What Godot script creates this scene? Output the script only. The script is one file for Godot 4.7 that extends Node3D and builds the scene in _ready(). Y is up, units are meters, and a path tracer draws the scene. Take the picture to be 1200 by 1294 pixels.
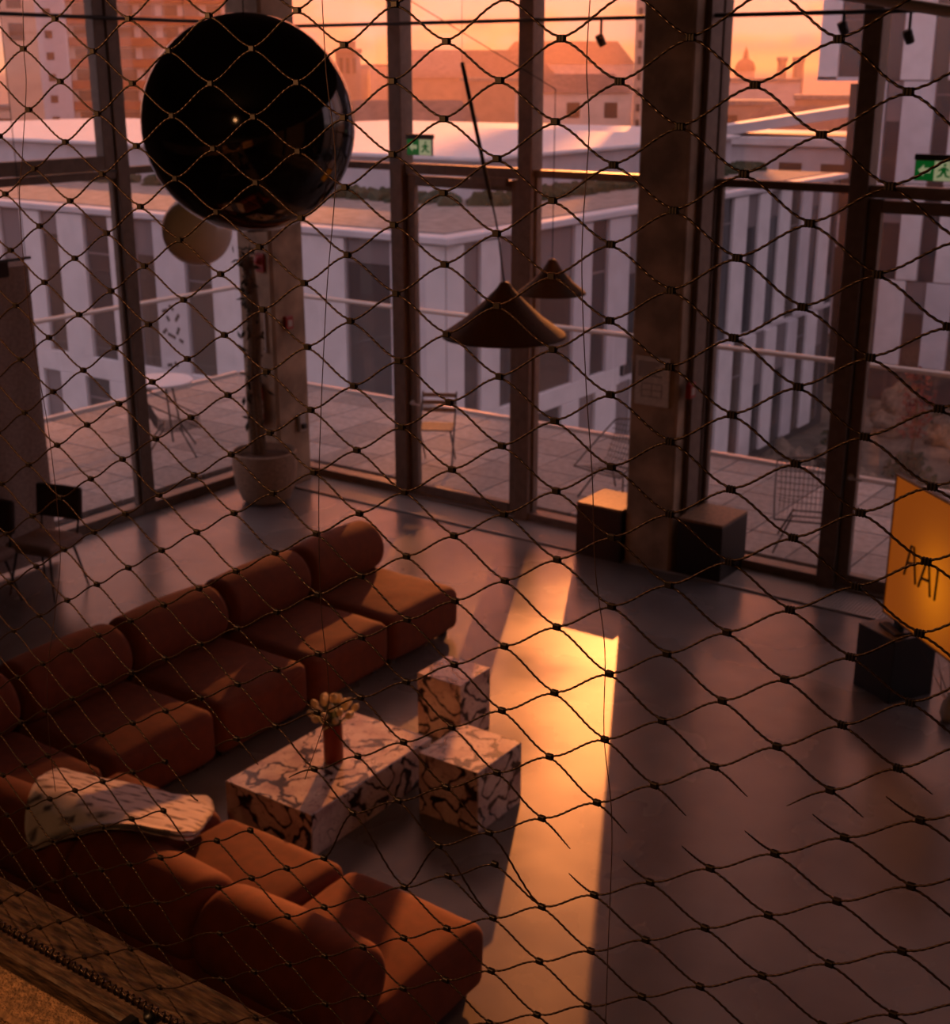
extends Node3D

# ---------------------------------------------------------------- mesh builder
class MB:
	var v := PackedVector3Array()
	var n := PackedVector3Array()
	var u := PackedVector2Array()
	func tri(a: Vector3, b: Vector3, c: Vector3, nn: Vector3) -> void:
		if (b - a).cross(c - a).dot(nn) > 0.0:
			var t := b; b = c; c = t
		v.append(a); v.append(b); v.append(c)
		for k in 3:
			n.append(nn)
			u.append(Vector2.ZERO)
	func quad(a: Vector3, b: Vector3, c: Vector3, d: Vector3, nn: Vector3) -> void:
		tri(a, b, c, nn)
		tri(a, c, d, nn)
	func stri(a: Vector3, b: Vector3, c: Vector3, na: Vector3, nb: Vector3, nc: Vector3) -> void:
		if (b - a).cross(c - a).dot(na + nb + nc) > 0.0:
			var t := b; b = c; c = t
			t = nb; nb = nc; nc = t
		v.append(a); v.append(b); v.append(c)
		n.append(na); n.append(nb); n.append(nc)
		for k in 3:
			u.append(Vector2.ZERO)
	func squad(p: Array, q: Array) -> void:
		stri(p[0], p[1], p[2], q[0], q[1], q[2])
		stri(p[0], p[2], p[3], q[0], q[2], q[3])
	# chamfered box, t places it
	func box(t: Transform3D, s: Vector3, bev: float) -> void:
		var h := s * 0.5
		bev = minf(bev, minf(h.x, minf(h.y, h.z)) * 0.9)
		var b := t.basis
		for ax in 3:
			var a1 := (ax + 1) % 3
			var a2 := (ax + 2) % 3
			for sg in [-1.0, 1.0]:
				var p := []
				for q in [[-1, -1], [1, -1], [1, 1], [-1, 1]]:
					var w := Vector3.ZERO
					w[ax] = sg * h[ax]
					w[a1] = q[0] * (h[a1] - bev)
					w[a2] = q[1] * (h[a2] - bev)
					p.append(t * w)
				var nn := Vector3.ZERO
				nn[ax] = sg
				quad(p[0], p[1], p[2], p[3], (b * nn).normalized())
			if bev > 0.0:
				for s1 in [-1.0, 1.0]:
					for s2 in [-1.0, 1.0]:
						var e := []
						for k in [[-1.0, 0], [1.0, 0], [1.0, 1], [-1.0, 1]]:
							var w := Vector3.ZERO
							w[ax] = k[0] * (h[ax] - bev)
							w[a1] = s1 * (h[a1] - (bev if k[1] == 1 else 0.0))
							w[a2] = s2 * (h[a2] - (0.0 if k[1] == 1 else bev))
							e.append(t * w)
						var m := Vector3.ZERO
						m[a1] = s1
						m[a2] = s2
						quad(e[0], e[1], e[2], e[3], (b * m).normalized())
		if bev > 0.0:
			for sx in [-1.0, 1.0]:
				for sy in [-1.0, 1.0]:
					for sz in [-1.0, 1.0]:
						var g := Vector3(sx, sy, sz)
						tri(t * (g * Vector3(h.x, h.y - bev, h.z - bev)), t * (g * Vector3(h.x - bev, h.y, h.z - bev)), t * (g * Vector3(h.x - bev, h.y - bev, h.z)), (b * g).normalized())
	# tube along points, radius r (or list), sides
	func tube(pts: PackedVector3Array, r: float, sides: int, r_end := -1.0, caps := true) -> void:
		if pts.size() < 2:
			return
		var up := Vector3.UP
		var d0 := (pts[1] - pts[0]).normalized()
		if absf(d0.dot(up)) > 0.9:
			up = Vector3.RIGHT
		var side := d0.cross(up).normalized()
		var rings := []
		var rn := []
		for i in pts.size():
			var d := (pts[mini(i + 1, pts.size() - 1)] - pts[maxi(i - 1, 0)]).normalized()
			side = (side - d * side.dot(d)).normalized()
			var oth := d.cross(side)
			var rr := r if r_end < 0.0 else lerpf(r, r_end, float(i) / (pts.size() - 1))
			var ring := PackedVector3Array()
			var nr := PackedVector3Array()
			for k in sides:
				var a := TAU * k / sides
				var q := side * cos(a) + oth * sin(a)
				ring.append(pts[i] + q * rr)
				nr.append(q)
			rings.append(ring)
			rn.append(nr)
		for i in pts.size() - 1:
			for k in sides:
				var k2 := (k + 1) % sides
				squad([rings[i][k], rings[i][k2], rings[i + 1][k2], rings[i + 1][k]], [rn[i][k], rn[i][k2], rn[i + 1][k2], rn[i + 1][k]])
		if caps:
			var l := pts.size() - 1
			for k in range(1, sides - 1):
				tri(rings[0][0], rings[0][k], rings[0][k + 1], (pts[0] - pts[1]).normalized())
				tri(rings[l][0], rings[l][k], rings[l][k + 1], (pts[l] - pts[l - 1]).normalized())
	# lathe round the y axis of t: profile of (radius, y)
	func lathe(t: Transform3D, prof: Array, seg: int) -> void:
		var np := []
		for i in prof.size():
			var a: Vector2 = prof[maxi(i - 1, 0)]
			var c: Vector2 = prof[mini(i + 1, prof.size() - 1)]
			var d := (c - a).normalized()
			np.append(Vector2(d.y, -d.x))
		for i in prof.size() - 1:
			for k in seg:
				var a0 := TAU * k / seg
				var a1 := TAU * (k + 1) / seg
				var p := []
				var q := []
				for w in [[i, a0], [i, a1], [i + 1, a1], [i + 1, a0]]:
					var pr: Vector2 = prof[w[0]]
					var nr: Vector2 = np[w[0]]
					p.append(t * Vector3(pr.x * cos(w[1]), pr.y, pr.x * sin(w[1])))
					q.append((t.basis * Vector3(nr.x * cos(w[1]), nr.y, nr.x * sin(w[1]))).normalized())
				if prof[i].x > 1e-5 or prof[i + 1].x > 1e-5:
					squad(p, q)
	func done() -> ArrayMesh:
		var arr := []
		arr.resize(Mesh.ARRAY_MAX)
		arr[Mesh.ARRAY_VERTEX] = v
		arr[Mesh.ARRAY_NORMAL] = n
		arr[Mesh.ARRAY_TEX_UV] = u
		var m := ArrayMesh.new()
		m.add_surface_from_arrays(Mesh.PRIMITIVE_TRIANGLES, arr)
		return m

var rng := RandomNumberGenerator.new()
var cache := {}
var names := {}
var M := {}

func numbered(called: String) -> String:
	if not names.has(called):
		names[called] = 0
		return called
	names[called] += 1
	return "%s_%03d" % [called, names[called]]

func tag(o: Node3D, label: String, category: String, group := "") -> Node3D:
	o.set_meta("label", label)
	o.set_meta("category", category)
	if group:
		o.set_meta("group", group)
	return o

func thing(called: String, at: Vector3, turn: float, label: String, category: String, group := "") -> Node3D:
	var o := Node3D.new()
	o.name = numbered(called)
	add_child(o)
	o.position = at
	o.rotation.y = turn
	return tag(o, label, category, group)

func structure(called: String, mesh: Mesh, mat: Material, at := Vector3.ZERO) -> Node3D:
	var o: Node3D
	if mesh:
		o = MeshInstance3D.new()
		o.mesh = mesh
		o.material_override = mat
	else:
		o = Node3D.new()
	o.name = numbered(called)
	add_child(o)
	o.position = at
	o.set_meta("kind", "structure")
	return o

func part(parent: Node3D, called: String, mesh: Mesh, mat: Material, at := Vector3.ZERO, rot := Vector3.ZERO) -> MeshInstance3D:
	var o := MeshInstance3D.new()
	o.name = called
	o.mesh = mesh
	o.material_override = mat
	parent.add_child(o, true)
	o.position = at
	o.rotation = rot
	return o

func cbox(s: Vector3, bev := 0.006) -> ArrayMesh:
	var key := "b%.4f_%.4f_%.4f_%.4f" % [s.x, s.y, s.z, bev]
	if not cache.has(key):
		var m := MB.new()
		m.box(Transform3D(), s, bev)
		cache[key] = m.done()
	return cache[key]

# box given by its corners
func bpart(parent: Node3D, called: String, lo: Vector3, hi: Vector3, mat: Material, bev := 0.006) -> MeshInstance3D:
	return part(parent, called, cbox(hi - lo, bev), mat, (lo + hi) * 0.5)

func tubem(pts: Array, r: float, sides := 8, r_end := -1.0) -> ArrayMesh:
	var m := MB.new()
	m.tube(PackedVector3Array(pts), r, sides, r_end)
	return m.done()

func smooth_path(pts: Array, per := 8) -> Array:
	var out := []
	for i in pts.size() - 1:
		var p0: Vector3 = pts[maxi(i - 1, 0)]
		var p1: Vector3 = pts[i]
		var p2: Vector3 = pts[i + 1]
		var p3: Vector3 = pts[mini(i + 2, pts.size() - 1)]
		for k in per:
			out.append(p1.cubic_interpolate(p2, p0, p3, float(k) / per))
	out.append(pts[-1])
	return out

func lathem(prof: Array, seg := 32) -> ArrayMesh:
	var m := MB.new()
	m.lathe(Transform3D(), prof, seg)
	return m.done()

# a stuffed box: rounded edges and puffed faces
func cushion(s: Vector3, r: float, puff: Vector3, n := 16, wob := 0.0, sd := 1) -> ArrayMesh:
	var fn := FastNoiseLite.new()
	fn.seed = sd
	fn.frequency = 2.2
	var h := s * 0.5
	var st := SurfaceTool.new()
	st.begin(Mesh.PRIMITIVE_TRIANGLES)
	st.set_smooth_group(0)
	for ax in 3:
		var a1 := (ax + 1) % 3
		var a2 := (ax + 2) % 3
		for sg in [-1.0, 1.0]:
			var grid := []
			for i in n + 1:
				var row := []
				for j in n + 1:
					var q := Vector3.ZERO
					q[ax] = sg
					q[a1] = sin((2.0 * i / n - 1.0) * PI * 0.5)
					q[a2] = sin((2.0 * j / n - 1.0) * PI * 0.5)
					var p := q * h
					var inner := p.clamp(-(h - Vector3.ONE * r), h - Vector3.ONE * r)
					var d := p - inner
					p = inner + d.normalized() * r
					var f := Vector3((1 - q.y * q.y) * (1 - q.z * q.z), (1 - q.x * q.x) * (1 - q.z * q.z), (1 - q.x * q.x) * (1 - q.y * q.y))
					p += Vector3(q.x * f.x * puff.x, q.y * f.y * puff.y, q.z * f.z * puff.z)
					if wob > 0.0:
						p += d.normalized() * fn.get_noise_3dv(p * 1.6) * wob
					row.append(p)
				grid.append(row)
			for i in n:
				for j in n:
					var a: Vector3 = grid[i][j]
					var b: Vector3 = grid[i + 1][j]
					var c: Vector3 = grid[i + 1][j + 1]
					var d2: Vector3 = grid[i][j + 1]
					var order := [a, c, b, a, d2, c] if sg > 0 else [a, b, c, a, c, d2]
					for p in order:
						st.add_vertex(p)
	st.index()
	st.generate_normals()
	return st.commit()

# ---------------------------------------------------------------- materials
func mat(c: Color, rough := 0.8, metal := 0.0) -> StandardMaterial3D:
	var m := StandardMaterial3D.new()
	m.albedo_color = c
	m.roughness = rough
	m.metallic = metal
	return m

func noise_tex(sd: int, freq: float, ramp: Array, size := 512, octaves := 4, kind := FastNoiseLite.TYPE_SIMPLEX_SMOOTH, normal := false, bump := 4.0) -> NoiseTexture2D:
	var f := FastNoiseLite.new()
	f.seed = sd
	f.noise_type = kind
	f.frequency = freq
	f.fractal_octaves = octaves
	var t := NoiseTexture2D.new()
	t.width = size
	t.height = size
	t.seamless = true
	t.noise = f
	if normal:
		t.as_normal_map = true
		t.bump_strength = bump
	elif ramp.size() > 0:
		var g := Gradient.new()
		var offs := PackedFloat32Array()
		var cols := PackedColorArray()
		for k in ramp:
			offs.append(k[0])
			cols.append(k[1])
		g.offsets = offs
		g.colors = cols
		t.color_ramp = g
	return t

func tri_map(m: StandardMaterial3D, scale: float, world := true) -> StandardMaterial3D:
	m.uv1_triplanar = true
	m.uv1_world_triplanar = world
	m.uv1_scale = Vector3.ONE * scale
	return m

func grey(v: float) -> Color:
	return Color(v, v, v)

func noisy(c: Color, spread: float, sd: int, freq: float, scale: float, rough: float, metal := 0.0, world := true, bump := 0.0) -> StandardMaterial3D:
	var m := mat(Color.WHITE, rough, metal)
	m.albedo_texture = noise_tex(sd, freq, [[0.2, c * (1.0 - spread)], [0.5, c], [0.85, c * (1.0 + spread)]], 512, 5)
	if bump > 0.0:
		m.heightmap_enabled = true
		m.heightmap_texture = noise_tex(sd + 7, freq * 3.0, [], 512, 4)
		m.heightmap_scale = bump
	return tri_map(m, scale, world)

func glass_mat(a := 0.04) -> StandardMaterial3D:
	var m := mat(Color(0.85, 0.9, 0.9, a), 0.0)
	m.transparency = BaseMaterial3D.TRANSPARENCY_ALPHA
	return m

func marble() -> StandardMaterial3D:
	var w := FastNoiseLite.new()
	w.seed = 5
	w.frequency = 0.0036
	w.fractal_octaves = 4
	var a := FastNoiseLite.new()
	a.seed = 61
	a.frequency = 0.0034
	a.fractal_octaves = 3
	var b := FastNoiseLite.new()
	b.seed = 71
	b.frequency = 0.009
	b.fractal_octaves = 4
	var n := 1024
	var im := Image.create(n, n, false, Image.FORMAT_RGB8)
	for y in n:
		for x in n:
			var wx := w.get_noise_2d(x, y) * 70.0
			var wy := w.get_noise_2d(x + 900.0, y + 300.0) * 70.0
			var v1 := absf(a.get_noise_2d(x + wx, y + wy))
			var v2 := absf(b.get_noise_2d(x + wx * 0.6 + 200.0, y + wy * 0.6))
			var body := w.get_noise_2d(x * 0.8 + 400.0, y * 0.8 + 90.0)       # where the breccia is dense
			var dense := smoothstep(-0.32, 0.22, body)
			var thick := lerpf(0.02, 0.15, dense)
			var vein := 1.0 - smoothstep(thick * 0.4, thick, v1)
			var fine := (1.0 - smoothstep(0.004, 0.03 + 0.04 * dense, v2)) * 0.45
			var base := Color(0.88, 0.82, 0.79).lerp(Color(0.72, 0.62, 0.61), clampf(b.get_noise_2d(x * 0.5, y * 0.5 + 700.0) * 1.4 + 0.25, 0, 1))
			base = base.lerp(Color(0.40, 0.28, 0.29), fine)
			base = base.lerp(Color(0.12, 0.075, 0.08), vein * 0.96)
			im.set_pixel(x, y, base)
	var m := mat(Color.WHITE, 0.22)
	m.albedo_texture = ImageTexture.create_from_image(im)
	tri_map(m, 0.72, false)
	m.uv1_offset = Vector3(0.5, 0.45, 0.5)
	return m

func make_materials() -> void:
	var c := mat(Color.WHITE, 0.3)
	c.albedo_texture = noise_tex(3, 0.004, [[0.15, Color(0.35, 0.33, 0.33)], [0.45, Color(0.41, 0.39, 0.385)], [0.7, Color(0.445, 0.425, 0.415)], [0.9, Color(0.50, 0.475, 0.46)]], 1024, 6)
	c.roughness_texture = noise_tex(9, 0.006, [[0.2, grey(0.22)], [0.8, grey(0.32)]], 512, 5)
	c.roughness = 1.0
	c.metallic_specular = 0.45
	M.floor = tri_map(c, 0.16)
	M.concrete = noisy(Color(0.60, 0.51, 0.42), 0.16, 14, 0.008, 0.55, 0.8, 0.0, true, 0.25)
	M.wall = noisy(Color(0.30, 0.28, 0.27), 0.08, 15, 0.01, 0.3, 0.9)
	M.ceiling = noisy(Color(0.26, 0.25, 0.25), 0.08, 16, 0.01, 0.3, 0.9)
	M.frame = noisy(Color(0.41, 0.355, 0.315), 0.07, 17, 0.02, 0.8, 0.5, 0.35)
	M.glass = glass_mat(0.04)
	M.grille = mat(Color(0.56, 0.53, 0.51), 0.45, 0.1)
	M.black = mat(Color(0.035, 0.033, 0.033), 0.45)
	M.ball = mat(Color(0.012, 0.012, 0.012), 0.06)
	M.ball.metallic_specular = 0.6
	M.white_ball = mat(Color(0.86, 0.83, 0.80), 0.15)
	M.lamp = noisy(Color(0.10, 0.07, 0.045), 0.2, 19, 0.02, 3.0, 0.55, 0.2, false)
	M.lamp.metallic_specular = 0.25
	M.cord = mat(Color(0.05, 0.04, 0.035), 0.7)
	M.steel = mat(Color(0.24, 0.17, 0.12), 0.36, 0.6)
	M.ferrule = mat(Color(0.16, 0.13, 0.11), 0.5, 0.7)
	M.thread = mat(Color(0.30, 0.20, 0.14), 0.5, 0.3)
	var v := noisy(Color(0.42, 0.175, 0.035), 0.07, 23, 0.012, 1.6, 0.85, 0.0, true, 0.0)
	v.heightmap_enabled = false
	M.velvet = v
	M.marble = marble()
	M.vase = mat(Color(0.50, 0.16, 0.09), 0.35)
	M.petal = mat(Color(0.90, 0.84, 0.66), 0.6)
	M.petal.backlight_enabled = true
	M.petal.backlight = Color(0.5, 0.42, 0.25)
	M.leaf = mat(Color(0.22, 0.32, 0.12), 0.6)
	M.soil = noisy(Color(0.26, 0.16, 0.09), 0.4, 25, 0.03, 4.0, 0.95)
	M.pot = noisy(Color(0.56, 0.46, 0.38), 0.12, 26, 0.02, 2.0, 0.9)
	M.bark = noisy(Color(0.30, 0.22, 0.14), 0.45, 27, 0.03, 3.0, 0.95)
	M.red = mat(Color(0.55, 0.06, 0.045), 0.4)
	M.white_plastic = mat(Color(0.66, 0.63, 0.60), 0.5)
	M.paper = noisy(Color(0.82, 0.79, 0.75), 0.05, 28, 0.02, 2.0, 0.8)
	M.ink = mat(Color(0.2, 0.18, 0.18), 0.8)
	M.chair = noisy(Color(0.50, 0.42, 0.39), 0.12, 29, 0.03, 3.0, 0.9)
	M.chair_dark = noisy(Color(0.16, 0.12, 0.11), 0.12, 30, 0.03, 3.0, 0.9)
	M.curtain = noisy(Color(0.56, 0.49, 0.46), 0.08, 31, 0.02, 2.0, 0.95)
	M.wood = noisy(Color(0.28, 0.19, 0.13), 0.2, 32, 0.02, 2.0, 0.6)
	M.tan = noisy(Color(0.56, 0.42, 0.30), 0.22, 34, 0.02, 5.0, 0.9, 0.0, true, 0.4)
	M.tan_top = noisy(Color(0.50, 0.38, 0.27), 0.15, 33, 0.02, 2.0, 0.6)
	var bd := mat(Color.WHITE, 0.55)
	bd.albedo_texture = noise_tex(55, 0.02, [[0.2, Color(0.16, 0.11, 0.08)], [0.5, Color(0.30, 0.215, 0.16)], [0.8, Color(0.38, 0.29, 0.22)]], 512, 5)
	bd.heightmap_enabled = true
	bd.heightmap_texture = noise_tex(56, 0.02, [], 512, 4)
	bd.heightmap_scale = 0.25
	M.board = tri_map(bd, 1.0)
	M.board.uv1_scale = Vector3(1.6, 8.0, 9.0)
	M.white_panel = noisy(Color(0.80, 0.78, 0.79), 0.03, 35, 0.01, 0.2, 0.7)
	M.white_panel2 = noisy(Color(0.74, 0.72, 0.74), 0.03, 36, 0.01, 0.2, 0.7)
	M.dark_glass = mat(Color(0.22, 0.23, 0.25), 0.1)
	M.dark_glass2 = mat(Color(0.30, 0.27, 0.26), 0.12)
	M.blue_lit_glass = mat(Color(0.20, 0.25, 0.44), 0.15)  # blue light of the rooms behind is put into the pane colour
	M.blind = mat(Color(0.44, 0.41, 0.42), 0.8)
	M.roof = noisy(Color(0.52, 0.48, 0.46), 0.12, 37, 0.02, 0.2, 0.9)
	M.plinth = mat(Color(0.22, 0.21, 0.22), 0.7)
	M.ground = noisy(Color(0.34, 0.30, 0.26), 0.2, 38, 0.02, 0.08, 0.95)
	M.rail = mat(Color(0.70, 0.66, 0.63), 0.35, 0.35)
	M.wire = mat(Color(0.24, 0.21, 0.20), 0.5, 0.4)
	M.pavers = []
	for k in 4:
		M.pavers.append(noisy(Color(0.56, 0.51, 0.485) * (0.92 + 0.05 * k), 0.08, 40 + k, 0.02, 0.9, 0.85))
	M.joint = mat(Color(0.20, 0.18, 0.17), 0.95)
	M.rock = noisy(Color(0.40, 0.34, 0.29), 0.25, 50, 0.02, 0.5, 0.95)
	M.shrub = noisy(Color(0.17, 0.20, 0.11), 0.3, 51, 0.03, 1.0, 0.9)
	M.redleaf = mat(Color(0.42, 0.14, 0.10), 0.8)
	M.city = []
	for k in 6:
		M.city.append(noisy([Color(0.78, 0.66, 0.58), Color(0.70, 0.58, 0.50), Color(0.84, 0.75, 0.69), Color(0.64, 0.52, 0.45), Color(0.76, 0.70, 0.67), Color(0.70, 0.54, 0.44)][k], 0.06, 60 + k, 0.02, 0.05, 0.9))
	M.cityroof = noisy(Color(0.58, 0.42, 0.35), 0.15, 70, 0.02, 0.1, 0.9)
	M.citywin = mat(Color(0.20, 0.17, 0.17), 0.3)
	M.orange_band = noisy(Color(0.58, 0.30, 0.20), 0.08, 71, 0.02, 0.05, 0.9)

# ---------------------------------------------------------------- world point of a pixel on plane y = h / z = z (layout only)
const CAM := Vector3(0, 4.4, 0)
const FOCAL := 1690.0
const PITCH := 0.31729
const YAW := 0.61436
func ray(x: float, y: float) -> Vector3:
	var d := Vector3((x - 600.0) / FOCAL, -(y - 647.0) / FOCAL, -1.0)
	return Basis(Vector3.UP, YAW) * (Basis(Vector3.RIGHT, -PITCH) * d)
func on_floor(x: float, y: float, h := 0.0) -> Vector3:
	var d := ray(x, y)
	return CAM + d * ((h - CAM.y) / d.y)

func _ready() -> void:
	rng.seed = 77
	set_camera_and_light()
	make_materials()
	build_shell()
	build_outside()
	build_city()
	build_sofa()
	build_tables()
	build_hanging()
	build_furniture()
	build_fittings()
	build_ledge()
	build_net()

# ---------------------------------------------------------------- camera, sky, sun
func sky_color(d: Vector3, fn: FastNoiseLite, f2: FastNoiseLite) -> Color:
	var sun_az := Vector2(-0.46, -0.888)
	var hz := Vector2(d.x, d.z).normalized()
	var ca := hz.dot(sun_az)                       # 1 towards the sunset
	var el := rad_to_deg(asin(clampf(d.y, -1, 1)))
	var w := pow(clampf(ca * 0.5 + 0.5, 0, 1), 3.0)
	var low := Vector3(0.82, 0.58, 0.64).lerp(Vector3(0.70, 0.33, 0.13), w)
	var mid := Vector3(0.70, 0.53, 0.63).lerp(Vector3(0.62, 0.28, 0.20), w)
	var top := Vector3(0.47, 0.38, 0.48).lerp(Vector3(0.66, 0.42, 0.38), pow(w, 2.0))
	var e := maxf(el, 0.0)
	var c := mid.lerp(low, exp(-e / 3.5))
	c = c.lerp(top, 1.0 - exp(-pow(e / 30.0, 1.3)))
	# high cloud cover, and long streaks low over the horizon
	var k := 1.0 / (maxf(d.y, 0.0) + 0.12)
	var p := Vector2(d.x, d.z) * k
	var hi := fn.get_noise_2d(p.x * 22.0, p.y * 22.0)
	var az := rad_to_deg(atan2(d.x, -d.z))
	var st := fn.get_noise_2d(az * 2.6 + 300.0, e * 17.0 - az * 0.9) * 0.65 + f2.get_noise_2d(az * 9.0, e * 46.0 + az * 2.0) * 0.35
	var n := lerpf(st, hi, smoothstep(6.0, 18.0, e))
	var cl := smoothstep(-0.06, 0.16, n) * smoothstep(0.4, 1.3, e)
	var cc := Vector3(0.66, 0.46, 0.54).lerp(Vector3(0.44, 0.085, 0.13), w)
	cc = cc.lerp(Vector3(0.52, 0.41, 0.52).lerp(Vector3(0.66, 0.42, 0.40), w * w), 1.0 - exp(-e / 30.0))
	c = c.lerp(cc, cl * 0.85)
	var gap := smoothstep(0.06, 0.22, -n) * smoothstep(0.5, 1.6, e)
	c = c.lerp(Vector3(0.44, 0.36, 0.42), gap * 0.55 * w * exp(-e / 20.0))
	return Color(c.x, c.y, c.z)

func set_camera_and_light() -> void:
	var cam := Camera3D.new()
	cam.name = "camera"
	add_child(cam)
	cam.position = CAM
	cam.rotation = Vector3(-PITCH, YAW, 0)
	cam.fov = 41.88
	var at := CameraAttributesPhysical.new()
	at.frustum_focal_length = 31.345
	at.frustum_focus_distance = 1.25
	at.frustum_near = 0.05
	at.frustum_far = 2000.0
	at.exposure_aperture = 11.0
	cam.attributes = at
	cam.current = true

	var sun := DirectionalLight3D.new()
	sun.name = "sun"
	sun.light_color = Color(1.0, 0.57, 0.29)
	sun.light_energy = 1.9
	sun.light_angular_distance = 0.6
	sun.shadow_enabled = true
	add_child(sun)
	var el := deg_to_rad(16.0)
	var dir := Vector3(0.46 * cos(el), -sin(el), 0.888 * cos(el))
	sun.look_at_from_position(Vector3.ZERO, dir, Vector3.UP)

	var fn := FastNoiseLite.new()
	fn.seed = 4
	fn.frequency = 0.02
	fn.fractal_octaves = 4
	fn.domain_warp_enabled = true
	fn.domain_warp_amplitude = 25.0
	var f2 := FastNoiseLite.new()
	f2.seed = 8
	f2.frequency = 0.02
	f2.fractal_octaves = 3
	var W := 1536
	var Hh := 768
	var im := Image.create(W, Hh, false, Image.FORMAT_RGBF)
	for y in Hh:
		var th := PI * (y + 0.5) / Hh
		for x in W:
			var ph := TAU * (x + 0.5) / W
			if th > PI * 0.5 + 0.02:
				im.set_pixel(x, y, Color(0.16, 0.12, 0.12))
			else:
				im.set_pixel(x, y, sky_color(Vector3(sin(th) * sin(ph), cos(th), -sin(th) * cos(ph)), fn, f2))
	var sm := PanoramaSkyMaterial.new()
	sm.panorama = ImageTexture.create_from_image(im)
	var sky := Sky.new()
	sky.sky_material = sm
	var env := Environment.new()
	env.background_mode = Environment.BG_SKY
	env.sky = sky
	env.tonemap_mode = Environment.TONE_MAPPER_LINEAR
	env.tonemap_exposure = 1.3
	env.sdfgi_enabled = true
	env.ssao_enabled = true
	env.ssil_enabled = true
	env.volumetric_fog_enabled = true
	env.volumetric_fog_density = 0.0007      # evening haze, seen against the light
	env.volumetric_fog_albedo = Color(1.0, 0.80, 0.68)
	env.volumetric_fog_anisotropy = 0.72
	var we := WorldEnvironment.new()
	we.name = "environment"
	we.environment = env
	add_child(we)

# ---------------------------------------------------------------- room shell
const ZF := -11.06     # main glass wall
const XL := -10.59     # left glass wall
const TOP := 6.4

func build_shell() -> void:
	structure("floor", cbox(Vector3(14.3, 0.3, 15.3), 0.0), M.floor, Vector3(-3.5, -0.15, -3.5))
	structure("ceiling", cbox(Vector3(14.6, 0.3, 15.6), 0.0), M.ceiling, Vector3(-3.5, TOP + 0.15, -3.5))
	structure("wall_right", cbox(Vector3(0.25, TOP, 15.3), 0.0), M.wall, Vector3(3.6, TOP / 2, -3.5))
	structure("wall_back", cbox(Vector3(14.3, TOP, 0.25), 0.0), M.wall, Vector3(-3.5, TOP / 2, 4.1))
	structure("wall_left", cbox(Vector3(0.25, TOP, 11.0), 0.0), M.wall, Vector3(-10.6, TOP / 2, -1.5))
	# mezzanine the photographer stands on
	structure("floor_mezzanine", cbox(Vector3(13.9, 0.3, 5.05), 0.0), M.wall, Vector3(-3.5, 2.65, 1.45))

	# main glass wall: one window per bay
	var bays := [[-10.33, -8.72], [-7.16, -5.24], [-5.24, -3.9], [-2.25, -0.55], [-0.55, 1.15], [1.15, 3.45]]
	var n := 0
	for b in bays:
		n += 1
		window_bay("window_%d" % n, b[0], b[1], 0.0, TOP, true)
	# doors with fixed light above
	door_bay("door_1", -8.72, -7.16)
	door_bay("door_2", -3.9, -2.25)
	# left glass wall
	window_bay("window_7", -10.9, -8.98, 0.0, TOP, false)
	left_vent_window()
	# corner post
	var cp := structure("trim_corner", null, null)
	bpart(cp, "post", Vector3(-10.66, 0, -11.14), Vector3(-10.5, TOP, -10.98), M.frame)
	bpart(cp, "cover_profile", Vector3(-10.5, 0, -11.12), Vector3(-10.33, TOP, -11.0), M.frame)
	# horizontal tie rods inside the glass
	var r1 := structure("trim_rod_main", tubem([Vector3(-10.45, 4.85, -10.75), Vector3(3.4, 4.85, -10.75)], 0.018, 8), M.black)
	var r2 := structure("trim_rod_left", tubem([Vector3(-10.4, 4.885, -10.75), Vector3(-10.4, 4.885, -2.6)], 0.018, 8), M.black)
	# floor grille along the glass
	var gr := structure("trim_floor_grille", null, null)
	bpart(gr, "tray", Vector3(-10.3, 0.001, -10.98), Vector3(3.4, 0.006, -10.5), M.black, 0.0)
	var st := MB.new()
	var x := -10.28
	while x < 3.38:
		st.box(Transform3D(Basis(), Vector3(x, 0.011, -10.74)), Vector3(0.019, 0.010, 0.46), 0.0)
		x += 0.03
	var sl := part(gr, "slat_row", st.done(), M.grille)
	sl.set_meta("kind", "stuff")
	for z in [-10.975, -10.505]:
		bpart(gr, "edge_bar", Vector3(-10.3, 0.002, z - 0.012), Vector3(3.4, 0.018, z + 0.012), M.grille, 0.002)

func mull(parent: Node3D, called: String, a: float, w: float, y0: float, y1: float, main: bool, m: Material, depth := 0.16) -> void:
	if main:
		bpart(parent, called, Vector3(a - w / 2, y0, ZF - depth / 2), Vector3(a + w / 2, y1, ZF + depth / 2), m)
	else:
		bpart(parent, called, Vector3(XL - depth / 2, y0, a - w / 2), Vector3(XL + depth / 2, y1, a + w / 2), m)

func hbar(parent: Node3D, called: String, a: float, b: float, y: float, h: float, main: bool, m: Material, depth := 0.12) -> void:
	if main:
		bpart(parent, called, Vector3(a, y - h / 2, ZF - depth / 2), Vector3(b, y + h / 2, ZF + depth / 2), m)
	else:
		bpart(parent, called, Vector3(XL - depth / 2, y - h / 2, a), Vector3(XL + depth / 2, y + h / 2, b), m)

func pane(parent: Node3D, a: float, b: float, y0: float, y1: float, main: bool) -> void:
	var mesh := PlaneMesh.new()
	mesh.size = Vector2(b - a, y1 - y0)
	mesh.orientation = PlaneMesh.FACE_Z if main else PlaneMesh.FACE_X
	if not main:
		mesh.size = Vector2(b - a, y1 - y0)
	var o := part(parent, "pane", mesh, M.glass)
	o.position = Vector3((a + b) / 2, (y0 + y1) / 2, ZF) if main else Vector3(XL, (y0 + y1) / 2, (a + b) / 2)

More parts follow.
